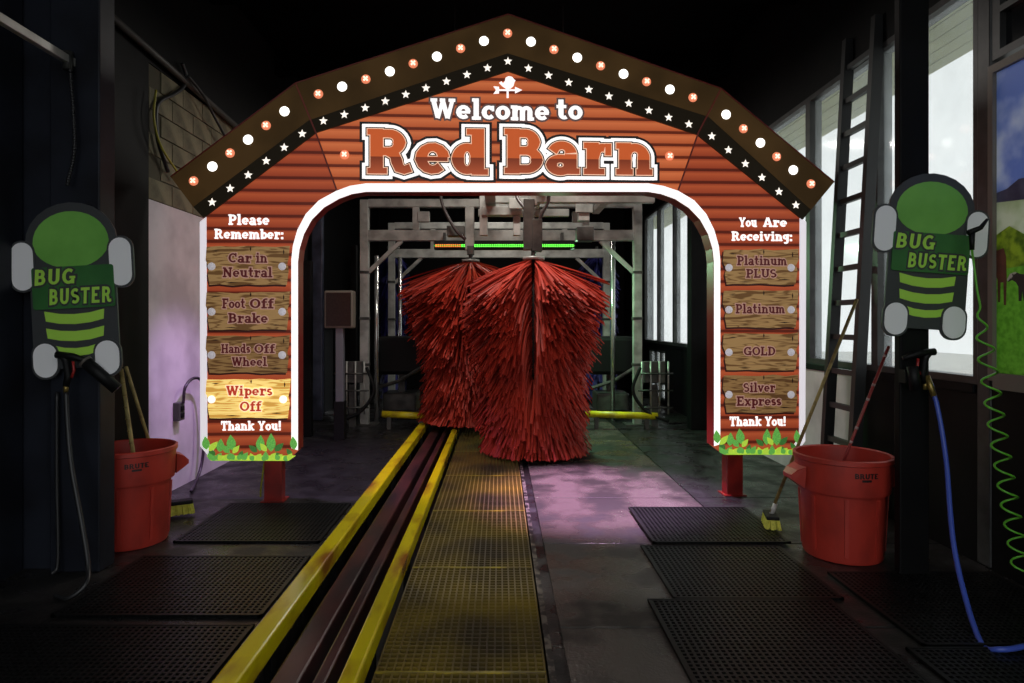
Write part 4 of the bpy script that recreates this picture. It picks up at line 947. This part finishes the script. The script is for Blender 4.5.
# green coil
A = Vector(at(972, 250, 3.72)); B = Vector(at(979, 306, 3.70)); C = Vector((2.97, 3.64, 0.12))
pts = [A, A+(B-A)*0.35, A+(B-A)*0.7]; turns = 13; n = turns*14
ax = (C-B)
for i in range(n+1):
    q = i/n; base = B+ax*(q**1.0)+Vector((0, 0, -0.05*math.sin(PI*q))); am = 0.045*min(1, q*6+0.15); a = 2*PI*turns*q
    pts.append(base+Vector((math.cos(a)*am, math.sin(a)*am*0.8, 0)))
pts += [Vector((2.99,3.6,0.03))]
mb = MB().tube(pts, 0.0065, 6); o = mb.build('coiled_air_hose', m_coil, None, True, origin=tuple(C)); tag(o, 'bright green coiled air hose hanging at the right edge', 'hose')
p = at(972, 250, 3.74); t = thing('air_blow_gun', 'small black air gun hung on the right board where the green coil starts', 'air gun', p)
MB().tube([(0,0,0),(0.0,0,0.10)], [0.012,0.016], 8).build('grip', m_blackp, t, True); MB().tube([(-0.02,0,0.1),(0.05,0,0.13),(0.09,0,0.18)], [0.018,0.014,0.008], 8).build('nozzle', m_blackp, t, True)
# boom and chain on the left
t = thing('hose_boom', 'grey bar reaching out overhead from the left column', 'boom', (-2.66, 4.0, 3.17))
MB().bbox(-0.02, 0.02, -1.2, 0.0, -0.025, 0.025, 0.004).build('arm', m_steel, t); MB().tube([(0,-0.06,-0.06),(0,-0.06,0.05)], 0.03, 10).build('swivel', m_steel_d, t, True)
ch = thing('bead_chain', 'black beaded chain hanging from the grey overhead bar', 'chain', (-2.64, 3.93, 2.5))
pts = spline([(0,0,0.6),(0.02,0,0.35),(0.025,0,0.1),(-0.01,-0.01,-0.1)], 12)
MB().tube(pts, 0.008, 6).build('cord', m_hose_b, ch, True)
bead = MB().lathe([(0,-0.011),(0.008,-0.008),(0.012,0),(0.008,0.008),(0,0.011)], n=8).mesh('bead', m_hose_b, True)
for q in pts[::1]: link('bead', bead, ch, q)
def atx(px, py, X): return at(px, py, X*F/(px-CX))
# wall pipe and cables above the painted wall
o = MB().tube([(-2.98, 4.4, 3.93), (-2.98, 7.8, 3.74)], 0.03, 8).build('conduit', mat('grey_conduit', (70, 68, 64), 0.5), None, True, origin=(-2.98, 5.5, 3.8)); tag(o, 'dark conduit running along the left wall near the ceiling', 'pipe')
hose('black_cable', 'thick black cable looping over the dingy block wall', [atx(182,63,-2.99), atx(186,76,-2.99), atx(183,87,-2.99), atx(172,95,-2.99), atx(160,101,-2.99), atx(156,112,-2.99), atx(158,140,-2.99), atx(168,172,-2.99)], 0.018, m_hose_b, 'cable')
hose('black_cable', 'slack black cable hanging from the conduit behind the sign', [atx(188,76,-2.92), atx(203,95,-2.92), atx(215,118,-2.92), atx(226,138,-2.92)], 0.014, m_hose_b, 'cable')
hose('yellow_cable', 'yellow cable dropping down the dingy block wall', [atx(156,90,-2.95), atx(154,118,-2.95), atx(161,146,-2.95), atx(176,170,-2.95), atx(181,178,-2.95)], 0.010, mat('olive_yellow_cable', (150, 142, 40), 0.5), 'cable')
# outlet box and cable on the white wall
t = thing('outlet_box', 'weatherproof grey outlet box on the white painted wall', 'outlet', (XL, 5.98, 0.64))
MB().bbox(0.0, 0.06, -0.055, 0.055, 0, 0.17, 0.008).build('case', mat('outlet_grey', (70, 70, 68), 0.5), t)
for z in (0.05, 0.115): MB().bbox(0.06, 0.072, -0.03, 0.03, z-0.022, z+0.022, 0.005).build('socket_cover', m_blackp, t)
hose('power_cable', 'purple-black cable looping up from the outlet box to the floor', [(-2.96,5.98,0.80), (-2.95,6.0,0.95), (-2.94,6.15,1.02), (-2.93,6.3,0.95), (-2.93,6.36,0.6), (-2.93,6.3,0.2), (-2.9,6.1,0.03), (-2.8,5.8,0.025)], 0.014, mat('purple_black_cable', (44, 32, 46), 0.4), 'cable')

# ================================================================== LADDER
m_lad = mat('dark_ladder', (30, 30, 31), 0.5)
t = thing('ladder', 'tall dark ladder leaning against the bright windows', 'ladder', (2.86, 5.43, 0))
zt = 4.05; xt = 0.22
for y in (-0.22, 0.22):
    MB().bar((0, y, 0), (xt, y, zt), 0.06, 0.085, up=(1,0,0)).build('side_rail', m_lad, t)
    MB().box(-0.05, 0.05, y-0.03, y+0.03, 0, 0.03).build('foot', m_blackp, t)
for k in range(13):
    z = 0.25+k*0.295; x = xt*z/zt
    MB().bar((x, -0.21, z), (x, 0.21, z), 0.04, 0.045).build('rung', m_lad, t)

# ================================================================== MURAL (framed flat print of a meadow)
t = thing('meadow_mural', 'framed print of cows on a meadow on the right wall', 'poster', (XR, 3.27, 1.24))
y0, y1, z0, z1 = -0.72, 0.72, 0.0, 1.87
def wp(pts, d0, d1, m, name, parent=t):
    """polygon in (y, z) on the wall plane, proud of the wall by d0..d1"""
    n = len(pts); ar = sum(pts[i][0]*pts[(i+1)%n][1]-pts[(i+1)%n][0]*pts[i][1] for i in range(n))
    if ar > 0: pts = pts[::-1]
    vs = [(-d1, y, z) for y, z in pts]+[(-d0, y, z) for y, z in pts]
    return MB().add(vs, [tuple(range(n)), tuple(range(2*n-1, n-1, -1))]+[(i, i+n, (i+1) % n+n, (i+1) % n) for i in range(n)]).build(name, m, parent)
def film(m, k=0.6):
    nt = m.node_tree; N = nt.nodes; L = nt.links; p = N['Principled BSDF']; out = N['Material Output']
    t_ = N.new('ShaderNodeBsdfTranslucent'); mx = N.new('ShaderNodeMixShader'); mx.inputs[0].default_value = k
    src = p.inputs['Base Color']
    if src.links: L.new(src.links[0].from_socket, t_.inputs[0])
    else: t_.inputs[0].default_value = src.default_value
    L.new(p.outputs[0], mx.inputs[1]); L.new(t_.outputs[0], mx.inputs[2]); L.new(mx.outputs[0], out.inputs[0])
m_sky = mat('print_sky', (150, 170, 218), 0.4, col2=(236, 238, 244), nscale=2.2, lo=0.48, hi=0.66)
m_hill = mat('print_hills', (122, 122, 142), 0.4, col2=(92, 92, 116), nscale=6)
m_pale = mat('print_far_field', (218, 222, 206), 0.4, col2=(184, 196, 160), nscale=5)
m_bush = mat('print_bushes', (176, 194, 76), 0.4, col2=(104, 132, 50), nscale=14)
m_grass = mat('print_grass', (150, 200, 92), 0.4, col2=(120, 172, 70), nscale=26)
L1 = [(y0,1.17),(-0.5,1.14),(-0.2,1.18),(0.1,1.13),(0.35,1.16),(0.55,1.17),(0.64,1.13),(y1,1.12)]
L2 = [(y0,1.03),(-0.4,1.02),(0.0,1.05),(0.4,1.03),(y1,1.06)]
L3 = [(y0,0.88),(-0.3,0.84),(0.0,0.88),(0.3,0.86),(0.5,0.83),(0.62,0.90),(y1,0.86)]
L4 = [(y0,0.66),(-0.2,0.65),(0.3,0.66),(y1,0.64)]
for up, lo2, m, nm in (([(y0,z1),(y1,z1)], L1, m_sky, 'sky_print'), (L1, L2, m_hill, 'hill_print'), (L2, L3, m_pale, 'field_print'), (L3, L4, m_bush, 'bush_print'), (L4, [(y0,z0),(y1,z0)], m_grass, 'grass_print')):
    wp(up+lo2[::-1], 0.0, 0.004, m, nm)
m_cow = mat('print_brown_cow', (112, 62, 42), 0.5, col2=(84, 44, 32), nscale=9); m_cowb = mat('print_black_cow', (34, 32, 32), 0.5, col2=(210, 206, 200), nscale=7, lo=0.55, hi=0.58)
for q in (m_sky, m_hill, m_pale, m_bush, m_grass): film(q)
def cow(y, z, s, m):
    body = [(-0.5,0.42),(-0.46,0.62),(-0.2,0.66),(0.2,0.64),(0.42,0.68),(0.56,0.74),(0.72,0.70),(0.82,0.56),(0.78,0.50),(0.66,0.54),(0.54,0.48),(0.46,0.36),(0.45,0.0),(0.37,0.0),(0.35,0.28),(0.30,0.0),(0.22,0.0),(0.22,0.30),(-0.2,0.28),(-0.24,0.0),(-0.32,0.0),(-0.33,0.28),(-0.38,0.0),(-0.46,0.0),(-0.46,0.34)]
    wp([(y+a*s, z+b*s) for a, b in body], 0.004, 0.006, m, 'cow_print')
wp([(0.72,0.76),(0.665,0.77),(0.645,0.72),(0.64,0.58),(0.646,0.42),(0.660,0.42),(0.664,0.56),(0.688,0.56),(0.692,0.44),(0.706,0.44),(0.71,0.58),(0.72,0.6)], 0.004, 0.006, m_cow, 'cow_print'); cow(0.44, 0.44, 0.24, m_cowb); cow(-0.3, 0.4, 0.5, m_cow)
m_pf = mat('mural_frame', (112, 106, 96), 0.5)
for (a, b, c, d) in ((y0-0.05, y0, z0-0.05, z1+0.05), (y1, y1+0.04, z0-0.05, z1+0.05), (y0, y1, z1, z1+0.05), (y0, y1, z0-0.10, z0)):
    MB().box(-0.03, 0.0, a, b, c, d).build('frame_bar', m_pf, t)
